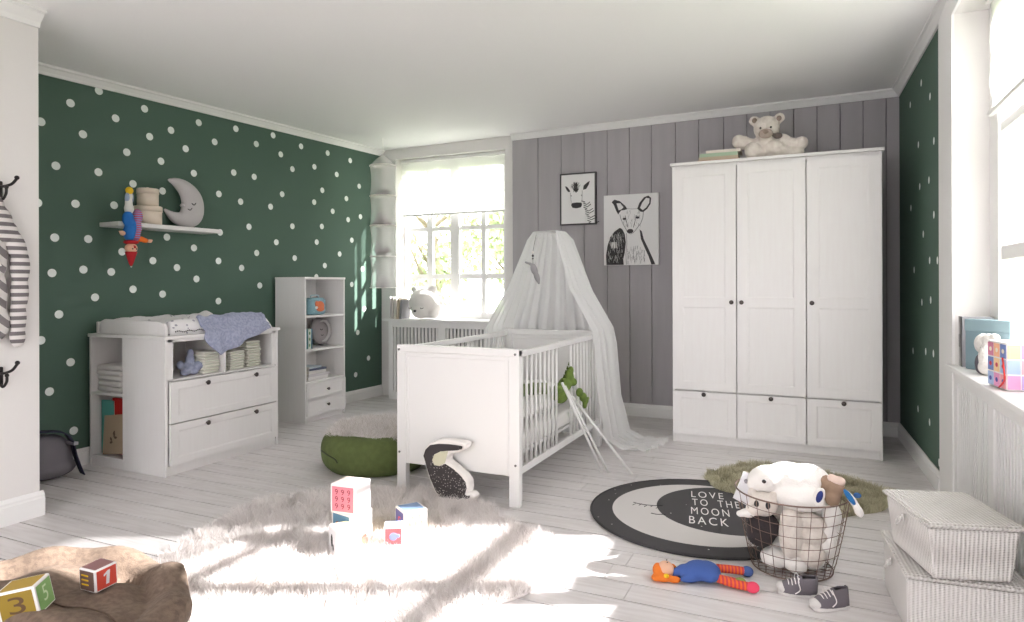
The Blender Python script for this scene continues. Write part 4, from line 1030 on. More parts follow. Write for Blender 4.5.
MB().prism([(x, z) for x, z in BD[:8]+[(-.05, .258), (-.095, .235), (-.10, .205), (-.125, .19)]+[(-.134, .18)]], .0215, .028, 0, PV).build('head_print', mat('charcoal_felt', srgb(62, 58, 60), .9), ba, bevel=.002)
MB().prism(BK, .022, .0295, 0, PV).build('cheek_patch', mat('cream_felt', srgb(206, 204, 180), .9), ba, bevel=.002)
MB().ell((.068, -.030, .292), (.011, .006, .009)).build('nose', BLACKM, ba)

# ---- toy blocks
def block(label, loc, s, rz, cols, group, rx=0, ry=0):
    """cols: bottom, top, -y, +x, +y, -x panels"""
    o = thing('toy_block', label, 'toy block', loc, group=group, rot=(rx, ry, rz)); h = s/2
    MB().rbox(-h, h, -h, h, -h, h, .004, n=3).build('body', mat('block_card_white', srgb(238, 234, 232), .55), o)
    q = h*.86; e = h+.0005
    F = [[(-q, -q, -e), (q, -q, -e), (q, q, -e), (-q, q, -e)], [(-q, -q, e), (q, -q, e), (q, q, e), (-q, q, e)], [(-q, -e, -q), (q, -e, -q), (q, -e, q), (-q, -e, q)],
         [(e, -q, -q), (e, q, -q), (e, q, q), (e, -q, q)], [(q, e, -q), (-q, e, -q), (-q, e, q), (q, e, q)], [(-e, q, -q), (-e, -q, -q), (-e, -q, q), (-e, q, q)]]
    for f, c in zip(F, cols):
        if c is None: continue
        MB().add(f, [(0, 1, 2, 3)]).build('printed_face', mat('face_%d_%d_%d' % c, srgb(*c), .55), o)
    return o
FACE = {'-y': lambda h: T(0, -h-.001, 0, rx=R(90)), '+x': lambda h: T(h+.001, 0, 0) @ Matrix(((0, 0, 1, 0), (1, 0, 0, 0), (0, 1, 0, 0), (0, 0, 0, 1))),
        '-x': lambda h: T(-h-.001, 0, 0) @ Matrix(((0, 0, -1, 0), (-1, 0, 0, 0), (0, 1, 0, 0), (0, 0, 0, 1))), '+z': lambda h: T(0, 0, h+.001)}
def glyph(o, face, h, s, x, y, w, hh, c):
    text_mesh('printed_mark', s, FACE[face](h) @ T(x-w/2, y-hh/2, 0), mat('ink_%d_%d_%d' % c, srgb(*c), .6), o, w=w, h=hh)
G1 = 'toy blocks stacked on the shaggy rug'; G2 = 'toy blocks lying on the shaggy rug'
b = block('large pink and blue block at the foot of the block tower', (-1.815, 2.30, .102), .120, R(-11), [(236, 214, 212), (240, 200, 190), (92, 134, 160), (240, 196, 192), (230, 210, 160), (150, 180, 200)], G1)
glyph(b, '+x', .06, 'C', .012, .018, .024, .03, (246, 240, 238)); glyph(b, '+x', .06, 'B', -.014, -.016, .024, .03, (246, 240, 238))
MB().ell((.0, -.0605, -.015), (.030, .001, .020), n=14).ell((-.022, -.0605, .006), (.014, .001, .014), n=12).build('fox_mark', mat('brown_ink', srgb(168, 92, 60), .7), b)
b = block('pink block with nine red marks on top of the block tower', (-1.815, 2.292, .224), .122, R(5), [(236, 214, 212), (244, 206, 196), (232, 130, 144), None, (230, 210, 160), (150, 180, 200)], G1)
for i in range(3):
    for j in range(3): glyph(b, '-y', .061, '9', (-.030+.03*i), (-.030+.03*j), .014, .023, (120, 30, 50))
MB().box(-.035, .035, -.02, .02, .0616, .0620).build('top_mark', mat('salmon_print', srgb(238, 176, 156), .6), b)
b = block('white block with a cream top in front of the tower', (-1.765, 2.19, .083), .105, R(-33), [(236, 214, 212), (240, 222, 176), (222, 220, 222), None, (230, 210, 160), (150, 180, 200)], G2)
for i, (gx, gy, c) in enumerate([(-.025, .02, (120, 130, 190)), (0.0, -.005, (226, 170, 150)), (.028, -.024, (150, 150, 200)), (-.01, -.028, (240, 200, 120))]): glyph(b, '+x', .0525, 'JCO?'[i] if i < 3 else 'o', gx, gy, .012, .02, c)
MB().ell((-.005, -.0532, 0), (.012, .001, .026), n=10).ell((.012, -.0532, -.024), (.008, .001, .014), n=10).build('grey_figure', INKG, b)
b = block('small red block with a blue top at the right of the white block', (-1.625, 2.335, .075), .078, R(33), [(236, 214, 212), (140, 160, 206), (224, 92, 98), (232, 160, 160), (230, 210, 160), (150, 180, 200)], G2)
MB().ell((.0, -.0397, .0), (.018, .001, .017), n=14).ell((.018, -.0397, .002), (.010, .001, .009), n=10).build('elephant_mark', mat('grey_blue_ink', srgb(130, 140, 176), .7), b)
MB().box(-.018, .018, -.018, .018, .0395, .0398).build('top_mark', mat('pale_lilac', srgb(206, 212, 236), .6), b)
b = block('yellow block with dark marks behind the small red block', (-1.655, 2.515, .072), .110, R(-35), [(236, 214, 212), (124, 150, 186), (96, 96, 150), (244, 220, 158), (230, 210, 160), (150, 180, 200)], G2)
for j, row in enumerate([(-.028, 0, .028), (-.028, 0, .028), (-.012, .018)]):
    for gx in row: glyph(b, '+x', .055, '6', gx, -.028+.028*j, .010, .019, (92, 82, 78))
glyph(b, '-y', .055, 'S', .0, .0, .03, .045, (214, 90, 100))

# ---- burlap bean bag in the near left corner
bb = thing('bean_bag', 'low round bean bag with brown burlap top and white side, nearest the camera', 'bean bag', (-1.86, .95, 0))
BUR = mat('brown_burlap', srgb(122, 104, 90), .95, mix=srgb(104, 88, 76), mscale=60, bump=.6, bscale=260, bdist=.003)
vs = []; fs = []; NA = 96; NR = 30
def bbz(r, a):
    rim = .315+.010*math.sin(3*a+.7)+.008*math.sin(7*a)+.014*math.sin(11*a+1)*max(0, r-.25)/.2
    if r < .36: return rim-.022-.012*math.cos(r/.36*math.pi)*0-.02*(1-(r/.36)**2)*-1.0-.030*math.exp(-((r-.345)/.045)**2)*(.6+.4*math.sin(5*a+1))+.012*noise.noise(Vector((r*9*math.cos(a), r*9*math.sin(a), 2)))
    t = (r-.36)/.09; return rim-.022+.02*math.sin(t*math.pi)
for i in range(NR+1):
    r = .001+.449*i/NR
    for j in range(NA): a = 2*math.pi*j/NA; rr = r*(1+.015*math.sin(5*a)+.01*math.sin(9*a+2)); vs.append((rr*math.cos(a), rr*math.sin(a), bbz(r, a)))
for i in range(NR):
    for j in range(NA): fs.append((i*NA+j, i*NA+(j+1) % NA, (i+1)*NA+(j+1) % NA, (i+1)*NA+j))
K = NR*NA; rows_ = [(.456, -.022), (.452, -.05), (.44, -.06)]
for q, (r, dz) in enumerate(rows_):
    for j in range(NA):
        a = 2*math.pi*j/NA; rr = r*(1+.015*math.sin(5*a)+.01*math.sin(9*a+2)); vs.append((rr*math.cos(a), rr*math.sin(a), bbz(.449, a)+dz))
    o = K+q*NA
    for j in range(NA): fs.append((o+j, o+(j+1) % NA, o+NA+(j+1) % NA, o+NA+j))
MB().add(vs, fs, 0, True).build('burlap_top', BUR, bb)
MB().lathe([(.36, 0), (.41, .015), (.438, .08), (.445, .17), (.442, .258), (.436, .265)], n=96, cap=False).build('white_side', mat('white_canvas', srgb(226, 222, 220), .9, bump=.2, bscale=120), bb)
sm_ = MB(); P = []
for k in range(40): x = lerp(-.36, .36, k/39); P.append((x, .10+.02*math.sin(x*5), bbz(math.hypot(x, .10), math.atan2(.10, x))+.001))
sm_.tube(P, .0022, 5).build('seam', mat('seam_brown', srgb(84, 66, 54), .9), bb)
G3 = 'toy blocks on the bean bag'
b = block('red block with a white figure one lying on the burlap bean bag', (-1.775, 1.165, .340), .064, R(2), [(120, 100, 90), (150, 110, 110), (110, 84, 78), (214, 76, 58), (90, 70, 60), (90, 70, 60)], G3, rx=.05)
b.scale = (1.0, 1.0, .95)
MB().prism([(-.003, -.018), (.006, -.018), (.010, .020), (.003, .020), (-.009, .011), (-.008, .006), (.000, .011)], 0, .0004, 0, FACE['+x'](.032)).build('printed_mark', mat('pale_one', srgb(226, 220, 224), .6), b)
for k in range(3): MB().box(-.02, .006, -.0335, -.0325, -.014+.013*k, -.010+.013*k).build('stripe_mark', YEL, b)
b = block('yellow-brown and green block with a pale figure on the burlap bean bag', (-1.79, .990, .352), .088, R(32), [(120, 100, 90), (170, 140, 50), (150, 124, 40), (136, 178, 108), (90, 70, 60), (90, 70, 60)], G3, ry=R(-10), rx=R(4))
b.scale = (1.05, .8, .85)
glyph(b, '+x', .044, '5', .0, .004, .024, .046, (210, 226, 188))
glyph(b, '-y', .044, '3', .0, .0, .036, .050, (96, 70, 44))

# ---- wire basket
bk = thing('wire_basket', 'round wire basket crammed with white plush toys, between the moon mat and the wicker boxes', 'basket', (-.085, 2.862, 0))
COP = mat('copper_wire', srgb(134, 112, 102), .4, .7)
H_ = .305
def br(z): return .148+(.212-.148)*(z/H_)**.8
mb = MB()
for z in (.045, .09, .135, .18, .225, .265): mb.tube([(br(z)*math.cos(a), br(z)*math.sin(a), z) for a in [2*math.pi*k/48 for k in range(48)]], .0013, 5, closed=True)
for k in range(26):
    a = 2*math.pi*k/26; mb.tube([(br(z)*math.cos(a), br(z)*math.sin(a), z) for z in (0.006, .06, .12, .18, .24, H_)], .0013, 5)
for k in range(-4, 5):
    x = k*.03; L = math.sqrt(max(0, .146**2-x*x)); mb.tube([(x, -L, .006), (x, L, .006)], .0013, 5).tube([(-L, x, .006), (L, x, .006)], .0013, 5)
mb.build('cage', COP, bk)
for z, n, r in ((H_, 'rim', .0032), (.005, 'foot_ring', .0028)): MB().tube([(br(z)*math.cos(a), br(z)*math.sin(a), z) for a in [2*math.pi*k/48 for k in range(48)]], r, 6, closed=True).build(n, COP, bk)
def pt(px, py, y=2.80):   # only used to lay out one toy's own parts relative to its centre
    return None
bx0, by0 = -.085, 2.862
t_ = thing('plush_seal', 'big white plush seal lying on top in the wire basket, head to the left', 'plush toy', (bx0+.01, by0, .275))
plush(t_, 'body', [((-.10, -.04, .075), (.075, .07, .052), (0, -.25, 0)), ((-.02, 0, .075), (.10, .09, .062)), ((.05, .02, .070), (.085, .09, .062)), ((-.135, -.05, .052), (.042, .045, .036)), ((.02, -.04, .02), (.11, .09, .055)), ((-.03, .06, .03), (.11, .09, .06))], PL_WHITE, .008)
MB().ell((-.105, -.112, .082), (.008, .005, .008)).build('eye', BLACKM, t_)
MB().ell((-.176, -.06, .06), (.008, .012, .009)).build('nose', mat('grey_nose', srgb(150, 146, 150), .7), t_)
t_ = thing('plush_badger', 'black and white plush badger pressed against the left side of the wire basket', 'plush toy', (bx0-.10, by0-.085, .17))
plush(t_, 'head', [((0, 0, .09), (.055, .045, .048)), ((-.03, -.03, .075), (.035, .03, .026)), ((.04, .0, .125), (.02, .016, .022)), ((-.04, .0, .13), (.02, .016, .022))], PL_CREAM, .006)
plush(t_, 'torso', [((0, .01, .0), (.062, .05, .06)), ((-.01, .0, -.03), (.055, .05, .05))], mat('plush_black', srgb(52, 46, 48), .95, bump=.6, bscale=150, bdist=.004), .007)
for sx in (-.022, .020): MB().ell((sx, -.044, .10), (.009, .008, .015)).build('eye_patch', BLACKM, t_)
plush(t_, 'paw', [((-.055, -.035, .058), (.03, .022, .018)), ((-.08, -.045, .055), (.018, .016, .013))], PL_WHITE, .005)
t_ = thing('plush_bear', 'long-limbed white plush toy squeezed upright in the middle of the wire basket', 'plush toy', (bx0, by0-.10, .03))
plush(t_, 'body', [((.0, .0, .13), (.045, .042, .095)), ((.0, .0, .19), (.040, .04, .04)), ((.075, .02, .06), (.05, .05, .05)), ((.075, .025, .13), (.055, .045, .03)), ((.07, .03, .185), (.06, .045, .028), (0, .3, 0))], PL_CREAM, .007)
t_ = thing('plush_lamb', 'white plush toy with round paws at the bottom of the wire basket', 'plush toy', (bx0, by0, .012))
plush(t_, 'body', [((-.06, -.075, .042), (.055, .05, .040)), ((.02, -.095, .035), (.045, .04, .034)), ((0, .03, .06), (.11, .09, .06)), ((.07, -.04, .05), (.055, .05, .045))], PL_WHITE, .008)
t_ = thing('plush_rabbit', 'white plush rabbit at the right side of the wire basket', 'plush toy', (bx0+.13, by0-.01, .10))
plush(t_, 'body', [((0, 0, .0), (.04, .06, .05)), ((.0, -.03, .07), (.035, .04, .05)), ((.015, -.02, .13), (.036, .045, .055)), ((.0, -.06, .03), (.028, .03, .03)), ((-.03, .05, .06), (.05, .06, .08))], PL_WHITE, .007)
t_ = thing('plush_fill', 'white plush toy buried in the middle of the wire basket behind the badger', 'plush toy', (bx0-.06, by0+.06, .16))
t_.name = 'plush_bear'
plush(t_, 'body', [((0, 0, 0), (.09, .08, .08)), ((.05, .0, .05), (.07, .08, .06)), ((.09, .02, -.03), (.06, .08, .07))], PL_WHITE, .009)
t_ = thing('plush_giraffe', 'brown and blue plush animal hanging over the right rim of the wire basket', 'plush toy', (bx0+.155, by0-.06, .305))
BRN = mat('plush_brown', srgb(158, 132, 112), .95, bump=.5, bscale=150, bdist=.003)
plush(t_, 'body', [((-.02, .04, .02), (.05, .05, .045)), ((.0, .0, .045), (.035, .032, .03)), ((-.01, -.01, .005), (.03, .03, .03)), ((-.03, .02, .06), (.02, .02, .025))], BRN, .006)
plush(t_, 'muzzle', [((.01, .0, .07), (.028, .024, .02)), ((-.01, .01, .076), (.018, .018, .018))], mat('plush_pinkish', srgb(224, 200, 188), .9), .005)
plush(t_, 'ear', [((-.055, -.05, .02), (.022, .010, .036), (0, .3, 0)), ((-.055, -.055, -.005), (.018, .010, .02))], PL_WHITE, .005)
MB().ell((-.054, -.066, .022), (.011, .005, .024), 0, (0, .3, 0)).build('ear_lining', mat('navy_velvet', srgb(46, 58, 120), .9), t_)
plush(t_, 'ear', [((.058, -.03, .012), (.014, .012, .045), (0, -.6, 0)), ((.078, -.04, -.022), (.016, .012, .025), (0, -.5, 0))], PL_WHITE, .005)
MB().ell((.048, -.040, .026), (.010, .006, .034), 0, (0, -.6, 0)).build('ear_lining', mat('bright_blue_velvet', srgb(40, 110, 170), .9), t_)
MB().ell((.075, -.012, .028), (.014, .012, .010)).build('blue_hoof', mat('bright_blue_velvet2', srgb(56, 96, 150), .9), t_)
cd_ = thing('picture_card', 'white folded card standing at the left rim of the wire basket', 'card', (bx0-.165, by0-.055, .30), rot=(-.35, .50, .35))
MB().box(-.036, .036, .004, .006, -.055, .062).build('back_leaf', PAPER, cd_)
MB().box(-.036, .036, -.002, .0, -.055, .062, 0, T(-.036, 0, 0, rz=R(-16)) @ T(.036, 0, 0)).build('front_leaf', mat('card_grey', srgb(224, 222, 226), .7), cd_)

# ---- rag doll on the floor
rd = thing('rag_doll', 'rag doll in a blue dress with striped legs lying face up on the floor', 'doll', (-.40, 2.585, 0), rz=R(18))
STL = stripes('orange_striped_knit', srgb(226, 104, 44), srgb(196, 60, 70), 24, 'X', .9)
BLD = mat('blue_dress', srgb(64, 92, 158), .9, bump=.3, bscale=160, bdist=.003)
plush(rd, 'dress', [((-.055, .0, .03), (.035, .035, .026)), ((.0, .005, .034), (.06, .06, .034)), ((.03, .005, .032), (.05, .075, .030)), ((-.085, -.005, .024), (.025, .02, .02)), ((-.035, -.035, .02), (.05, .018, .016), (0, 0, .35))], BLD, .006)
hd = plush(rd, 'head', [((-.128, .0, .034), (.034, .034, .032))], SKIN, .005)
for yy_ in (-.011, .011): MB().ell((-.122, yy_, .066), (.003, .003, .002), n=8, k=4).build('eye', BLACKM, hd)
ORH = mat('orange_wool', srgb(224, 120, 44), .95, bump=.8, bscale=120, bdist=.004)
plush(rd, 'hair', [((-.155, .0, .03), (.022, .036, .026)), ((-.140, -.038, .018), (.038, .016, .016)), ((-.128, .038, .022), (.040, .016, .020)), ((-.10, .042, .02), (.022, .018, .02)), ((-.10, -.040, .014), (.026, .012, .014)), ((-.165, -.03, .015), (.02, .02, .014))], ORH, .005)
MB().ell((-.130, -.048, .030), (.010, .008, .008)).build('hair_bow', YEL, rd)
def limb(name, P, r, m, tipm, tipname, tr):
    P = smoothpath(P, 5); l = MB().tube(P, r, 12).build(name, m, rd)
    MB().ell(P[-1]+(P[-1]-P[-3]).normalized()*tr*.5, (tr*1.2, tr, tr)).build(tipname, tipm, l)
limb('leg', [(.06, -.035, .025), (.11, -.062, .02), (.165, -.085, .02)], .0155, STL, mat('pink_shoe', srgb(226, 70, 100), .8), 'shoe', .020)
limb('leg', [(.07, .030, .035), (.12, .042, .028), (.175, .045, .022)], .0155, STL, mat('blue_shoe', srgb(66, 92, 150), .8), 'shoe', .020)
limb('arm', [(.02, -.03, .03), (.08, -.03, .022), (.13, -.045, .018)], .0125, STL, mat('green_mitten', srgb(140, 158, 84), .8), 'mitten', .019)
limb('arm', [(-.01, .06, .035), (.03, .082, .028), (.06, .075, .02)], .0125, STL, SKIN, 'hand', .014)

# ---- baby shoes
SHG = mat('shoe_grey_suede', srgb(108, 102, 108), .9, bump=.3, bscale=200, bdist=.002); SOLE = mat('shoe_sole_white', srgb(206, 202, 200), .6); LACE = mat('lace_white', srgb(232, 228, 228), .8)
def shoe(label, M):
    o = thing('baby_shoe', label, 'shoe', group='pair of grey baby shoes'); o.matrix_world = M
    out_ = smoothpath([(-.052, 0, 0), (-.046, .020, 0), (-.01, .022, 0), (.03, .028, 0), (.056, .018, 0), (.060, 0, 0), (.054, -.020, 0), (.03, -.026, 0), (-.01, -.022, 0), (-.046, -.020, 0), (-.052, 0, 0)], 4)[:-1]
    MB().prism([(p.x, p.y) for p in out_], 0, .011).build('sole', SOLE, o, bevel=.003, seg=3)
    # upper: shell with an opening
    secs = [(.055, .009, .018, .012), (.045, .020, .028, .020), (.028, .0245, .036, .024), (.008, .0235, .046, .022), (-.008, .0215, .056, .019), (-.028, .020, .061, .018), (-.045, .0165, .061, .015), (-.050, .006, .058, .008)]
    vs = []; fs = []; n = 16
    for x, w, h, tw in secs:
        for k in range(n):
            a = math.pi*k/(n-1); c, s = math.cos(a), math.sin(a); open_ = x < .01
            ww = lerp(w, tw*.78, s if open_ else s*.3)
            vs.append((x, c*ww, .009+(h-.009)*s**.7))
    for i in range(len(secs)-1):
        for k in range(n-1):
            if secs[i][0] < .0 and secs[i+1][0] > -.047 and 5 <= k <= n-7: continue
            fs.append((i*n+k, i*n+k+1, (i+1)*n+k+1, (i+1)*n+k))
    fs.append(tuple(range(n))[::-1]); fs.append(tuple((len(secs)-1)*n+k for k in range(n)))
    u = MB().add(vs, fs, 0, True).build('upper', SHG, o); md = u.modifiers.new('t', 'SOLIDIFY'); md.thickness = .002
    MB().ell((-.024, 0, .030), (.026, .014, .018)).build('lining', mat('shoe_lining', srgb(70, 62, 66), .95), o)
    MB().ell((.046, 0, .016), (.018, .022, .013)).build('toe_cap', SOLE, o)
    for i in range(4):
        x = .030-.009*i; z = .034+.0045*i
        MB().tube(smoothpath([(x, -.016, z-.004), (x+.001, 0, z+.005), (x, .016, z-.004)], 4), .0017, 5).build('lace', LACE, o)
    MB().tube(smoothpath([(.0, -.006, .052), (.006, -.024, .050), (.008, -.031, .025), (.016, -.040, .003)], 6), .0016, 5).build('lace', LACE, o)
    MB().tube(smoothpath([(.0, .006, .052), (.006, .022, .050), (.002, .030, .03), (.016, .033, .018)], 6), .0016, 5).build('lace', LACE, o)
    return o
s1 = shoe('grey laced baby shoe standing upright on the floor, nearer the wicker boxes', T(.050, 2.55, .0008, rz=R(212), s=1.2))
s2 = copy_tree(s1); s2['label'] = 'grey laced baby shoe tipped beside its pair, nearer the wire basket'; s2.matrix_world = T(-.055, 2.615, .005, rz=R(192), rx=R(-12), s=1.2)

# ---- wicker boxes
WK = stripes('white_wicker', srgb(226, 222, 218), srgb(188, 182, 178), 40, 'X', .7, profile='SIN', bump=.6, duty=1)
def weave_mat():
    m = bpy.data.materials.new('woven_white_cord'); m.use_nodes = True
    n = m.node_tree.nodes; l = m.node_tree.links; b = n['Principled BSDF']; b.inputs['Roughness'].default_value = .8
    tc = n.new('ShaderNodeTexCoord'); ws_ = []
    for ax, s in (('X', 26), ('Y', 26), ('Z', 60)):
        w_ = n.new('ShaderNodeTexWave'); w_.bands_direction = ax; w_.inputs['Scale'].default_value = s; w_.inputs['Distortion'].default_value = .6; l.new(tc.outputs['Object'], w_.inputs['Vector']); ws_.append(w_)
    ad = n.new('ShaderNodeMath'); ad.operation = 'ADD'; l.new(ws_[0].outputs['Fac'], ad.inputs[0]); l.new(ws_[1].outputs['Fac'], ad.inputs[1])
    a2 = n.new('ShaderNodeMath'); a2.operation = 'MULTIPLY_ADD'; l.new(ws_[2].outputs['Fac'], a2.inputs[0]); a2.inputs[1].default_value = .5; l.new(ad.outputs[0], a2.inputs[2])
    r = n.new('ShaderNodeValToRGB'); r.color_ramp.elements[0].color = srgb(196, 190, 187); r.color_ramp.elements[1].color = srgb(232, 229, 226); r.color_ramp.elements[1].position = .8
    dv = n.new('ShaderNodeMath'); dv.operation = 'MULTIPLY'; dv.inputs[1].default_value = .4; l.new(a2.outputs[0], dv.inputs[0]); l.new(dv.outputs[0], r.inputs['Fac']); l.new(r.outputs['Color'], b.inputs['Base Color'])
    bp = n.new('ShaderNodeBump'); bp.inputs['Strength'].default_value = .7; bp.inputs['Distance'].default_value = .004; l.new(a2.outputs[0], bp.inputs['Height']); l.new(bp.outputs['Normal'], b.inputs['Normal'])
    return m
WV = weave_mat()
def quadbox(mb, B, Tq, z0, z1):
    vs = [(x, y, z0) for x, y in B]+[(x, y, z1) for x, y in Tq]
    mb.add(vs, [(3, 2, 1, 0), (4, 5, 6, 7)]+[(i, (i+1) % 4, 4+(i+1) % 4, 4+i) for i in range(4)])
def wbox(label, loc, rz, w, d, h, group, taper=.012):
    o = thing('wicker_box', label, 'box', loc, rz, group)
    mb = MB(); quadbox(mb, [(taper, taper), (w-taper, taper), (w-taper, d-taper), (taper, d-taper)], [(.004, .004), (w-.004, .004), (w-.004, d-.004), (.004, d-.004)], 0, h-.022)
    mb.build('body', WV, o, bevel=.012, seg=3)
    MB().box(0, w, 0, d, h-.022, h-.004).build('lid', WV, o, bevel=.006, seg=3)
    rim = MB()
    P = []
    for (a, b) in (((0, 0), (w, 0)), ((w, 0), (w, d)), ((w, d), (0, d)), ((0, d), (0, 0))):
        n = int(math.dist(a, b)/.012)
        for k in range(n): P.append((lerp(a[0], b[0], k/n), lerp(a[1], b[1], k/n), h-.013+.003*(k % 2)))
    rim.tube(P, .006, 6, closed=True).build('braided_edge', WV, o)
    MB().tube(smoothpath([(-.006, d*.50, h-.035), (-.022, d*.50-.012, h-.058), (-.022, d*.50+.012, h-.072), (-.008, d*.50+.02, h-.045)], 5), .0045, 6).ell((-.012, d*.5, h-.050), (.009, .013, .012)).build('knot_closure', WV, o)
    return o
wbox('larger white wicker box with lid on the floor at the right edge', (.262, 2.425, 0), R(5), .335, .40, .212, 'stacked white wicker boxes', .008)
wbox('smaller white wicker box with lid on top of the larger one', (.318, 2.37, .214), R(16), .265, .34, .185, 'stacked white wicker boxes', .02)

# ---- things on the right sill
SZ = RZ0+.0005
G = 'white slim folders on the right window sill'
for i, lab in enumerate(['leftmost slim white folder standing on the right window sill', 'middle slim white folder standing on the right window sill', 'slim grey-edged folder next to the blue box on the right window sill']):
    r = thing('folder', lab, 'folder', (.628, 3.745-.022*i-.006*(i == 2), SZ), group=G); c = [(232, 230, 230), (224, 222, 222), (150, 148, 152)][i]
    MB().box(0, .125, 0, .0025, 0, .235).box(0, .125, .0145, .017, 0, .235).box(0, .003, 0, .017, 0, .235).build('cover', mat('folder_%d' % i, srgb(*c), .6), r)
    MB().box(.003, .12, .003, .014, .004, .23).build('pages', PAGES, r)
    MB().box(-.0006, 0, .004, .013, .09, .15).build('spine_label', mat('folder_mark', srgb(150, 146, 150), .7), r)
r = thing('storage_box', 'flat dusty teal box standing at the far end of the right window sill', 'box', (.640, 3.63, SZ), rz=R(-42))
MB().rbox(0, .19, -.018, .018, 0, .225, .006, n=3).build('body', mat('dusty_teal', srgb(120, 142, 150), .6), r)
MB().box(-.002, .192, -.020, .020, .175, .229).build('lid', mat('dusty_teal_light', srgb(128, 150, 157), .6), r, bevel=.004)
t_ = thing('plush_cloth', 'crumpled white furry plush lying over a dark figure in front of the teal box', 'plush toy', (.665, 3.42, SZ)); t_.name = 'plush_lamb'
plush(t_, 'body', [((0, .02, .13), (.035, .055, .045)), ((.01, -.03, .15), (.028, .05, .028)), ((.0, -.04, .08), (.032, .04, .06)), ((.02, -.07, .165), (.02, .03, .016)), ((0, -.02, .035), (.03, .03, .035)), ((.02, .05, .12), (.03, .03, .04))], mat('plush_shaggy_white', srgb(232, 228, 224), .95, bump=1, bscale=70, bdist=.01), .006, 1)
plush(t_, 'dark_base', [((-.005, .035, .045), (.026, .026, .045)), ((.0, .02, .02), (.03, .04, .022))], mat('plush_charcoal', srgb(88, 84, 92), .95), .006)
r = thing('activity_cube', 'colourful patchwork cube with picture squares and a red cord on the right window sill', 'toy cube', (.690, 3.02, SZ+.088), rz=R(8))
c_ = MB().rbox(-.068, .068, -.085, .085, -.087, .087, .006, n=3).build('body', mat('cube_white', srgb(238, 232, 232), .7), r)
pal = [(120, 140, 196), (240, 172, 182), (244, 186, 150), (232, 160, 200), (222, 140, 170), (170, 190, 226), (236, 120, 120), (246, 210, 160), (196, 170, 216)]
for i in range(3):
    for j in range(3):
        y0 = -.082+i*.0555; z0 = -.082+j*.0555; c = pal[(i*2+j*4+1) % 9]
        MB().box(-.0692, -.0684, y0, y0+.050, z0, z0+.050).build('picture_square', mat('sq_%d_%d_%d' % c, srgb(*c), .8), r)
        x0 = -.065+i*.0435; c = pal[(i*5+j*2+3) % 9]
        q_ = MB().box(x0, x0+.040, -.0862, -.0854, z0, z0+.050).build('picture_square', mat('sq_%d_%d_%d' % c, srgb(*c), .8), r)
        MB().ell((-.0694, y0+.025, z0+.025), (.0008, .012, .009), n=10, k=4).build('picture_mark', mat('sqm_%d' % (j % 3), srgb(*[(90, 90, 170), (200, 70, 90), (250, 240, 220)][j % 3]), .8), r)
MB().tube(smoothpath([(-.072, -.06, .03), (-.078, -.09, -.01), (-.074, -.08, -.05), (-.072, -.03, -.082)], 6), .003, 6).build('red_cord', mat('red_cord', srgb(220, 60, 56), .7), r)

# ---- back window sill
SB = WZ0+.0005
t_ = thing('plush_bear', 'big round white bear plush with closed eyes resting on the back window sill', 'plush toy', (-3.50, 5.565, SB))
plush(t_, 'body', [((0, 0, .155), (.165, .13, .150)), ((.05, .02, .12), (.15, .13, .115)), ((-.105, .0, .285), (.045, .03, .042)), ((.10, .0, .295), (.045, .03, .042)), ((.0, -.06, .08), (.10, .08, .075)), ((.14, -.02, .07), (.06, .08, .065))], PL_WHITE, .011)
MB().ell((-.02, -.142, .082), (.016, .010, .012)).build('nose', BLACKM, t_)
for sx in (-.085, .05): MB().tube(smoothpath([(sx-.018, -.125, .112), (sx, -.138, .104), (sx+.018, -.125, .112)], 4), .003, 5).build('closed_eye', INKG, t_)
G = 'slim books standing on the back window sill'
for i, c in enumerate([(226, 224, 222), (206, 200, 196), (232, 228, 222), (196, 182, 160), (150, 150, 154)]):
    r = thing('book', ['white book leftmost on the back window sill', 'pale grey book, second on the back window sill', 'cream book, third of the row on the back window sill', 'tan book, fourth of the row on the back window sill', 'grey book next to the white bear on the back window sill'][i], 'book', (-3.835+i*.030, 5.44, SB), group=G, rot=(0, .03*i-.02, 0))
    MB().box(0, .002, 0, .16, 0, .22-.008*i).box(.018, .020, 0, .16, 0, .22-.008*i).box(0, .02, 0, .002, 0, .22-.008*i).build('cover', mat('sillbook_%d' % i, srgb(*c), .6), r)
    MB().box(.002, .018, .003, .157, .003, .216-.008*i).build('pages', PAGES, r)

# ---- hanging storage tower by the window
ho = thing('hanging_organiser', 'sheer white hanging fabric organiser with four tiers in the window corner', 'hanging organiser', (-3.64, 5.08, 1.10))
NET = sheer('organiser_net', (.93, .91, .91, 1), .28, .5); hr = .122
tiers = [0.0, .29, .575, .85, 1.13]
mb = MB(); prof = []
for k in range(4):
    z0, z1 = tiers[k], tiers[k+1]
    for q in range(7): t = q/6; prof.append((hr*(1-.10*math.sin(math.pi*t)), lerp(z0, z1, t)))
prof += [(hr*.55, 1.19), (.012, 1.235)]
mb.lathe(prof, n=16, cap=False).build('net', NET, ho)
for z in tiers: MB().lathe([(.001, z-.003), (hr+.006, z-.003), (hr+.006, z+.003), (.001, z+.003)], n=16, sm=False).build('shelf_disc', mat('organiser_disc', srgb(226, 220, 218), .8), ho)
MB().tube([(0, 0, 1.23), (0, 0, cz(-3.64, 5.08)-1.105)], .002, 5).build('cord', PL_WHITE, ho)
DG = mat('plush_mauve_grey', srgb(142, 132, 136), .95, bump=.5, bscale=150, bdist=.003)
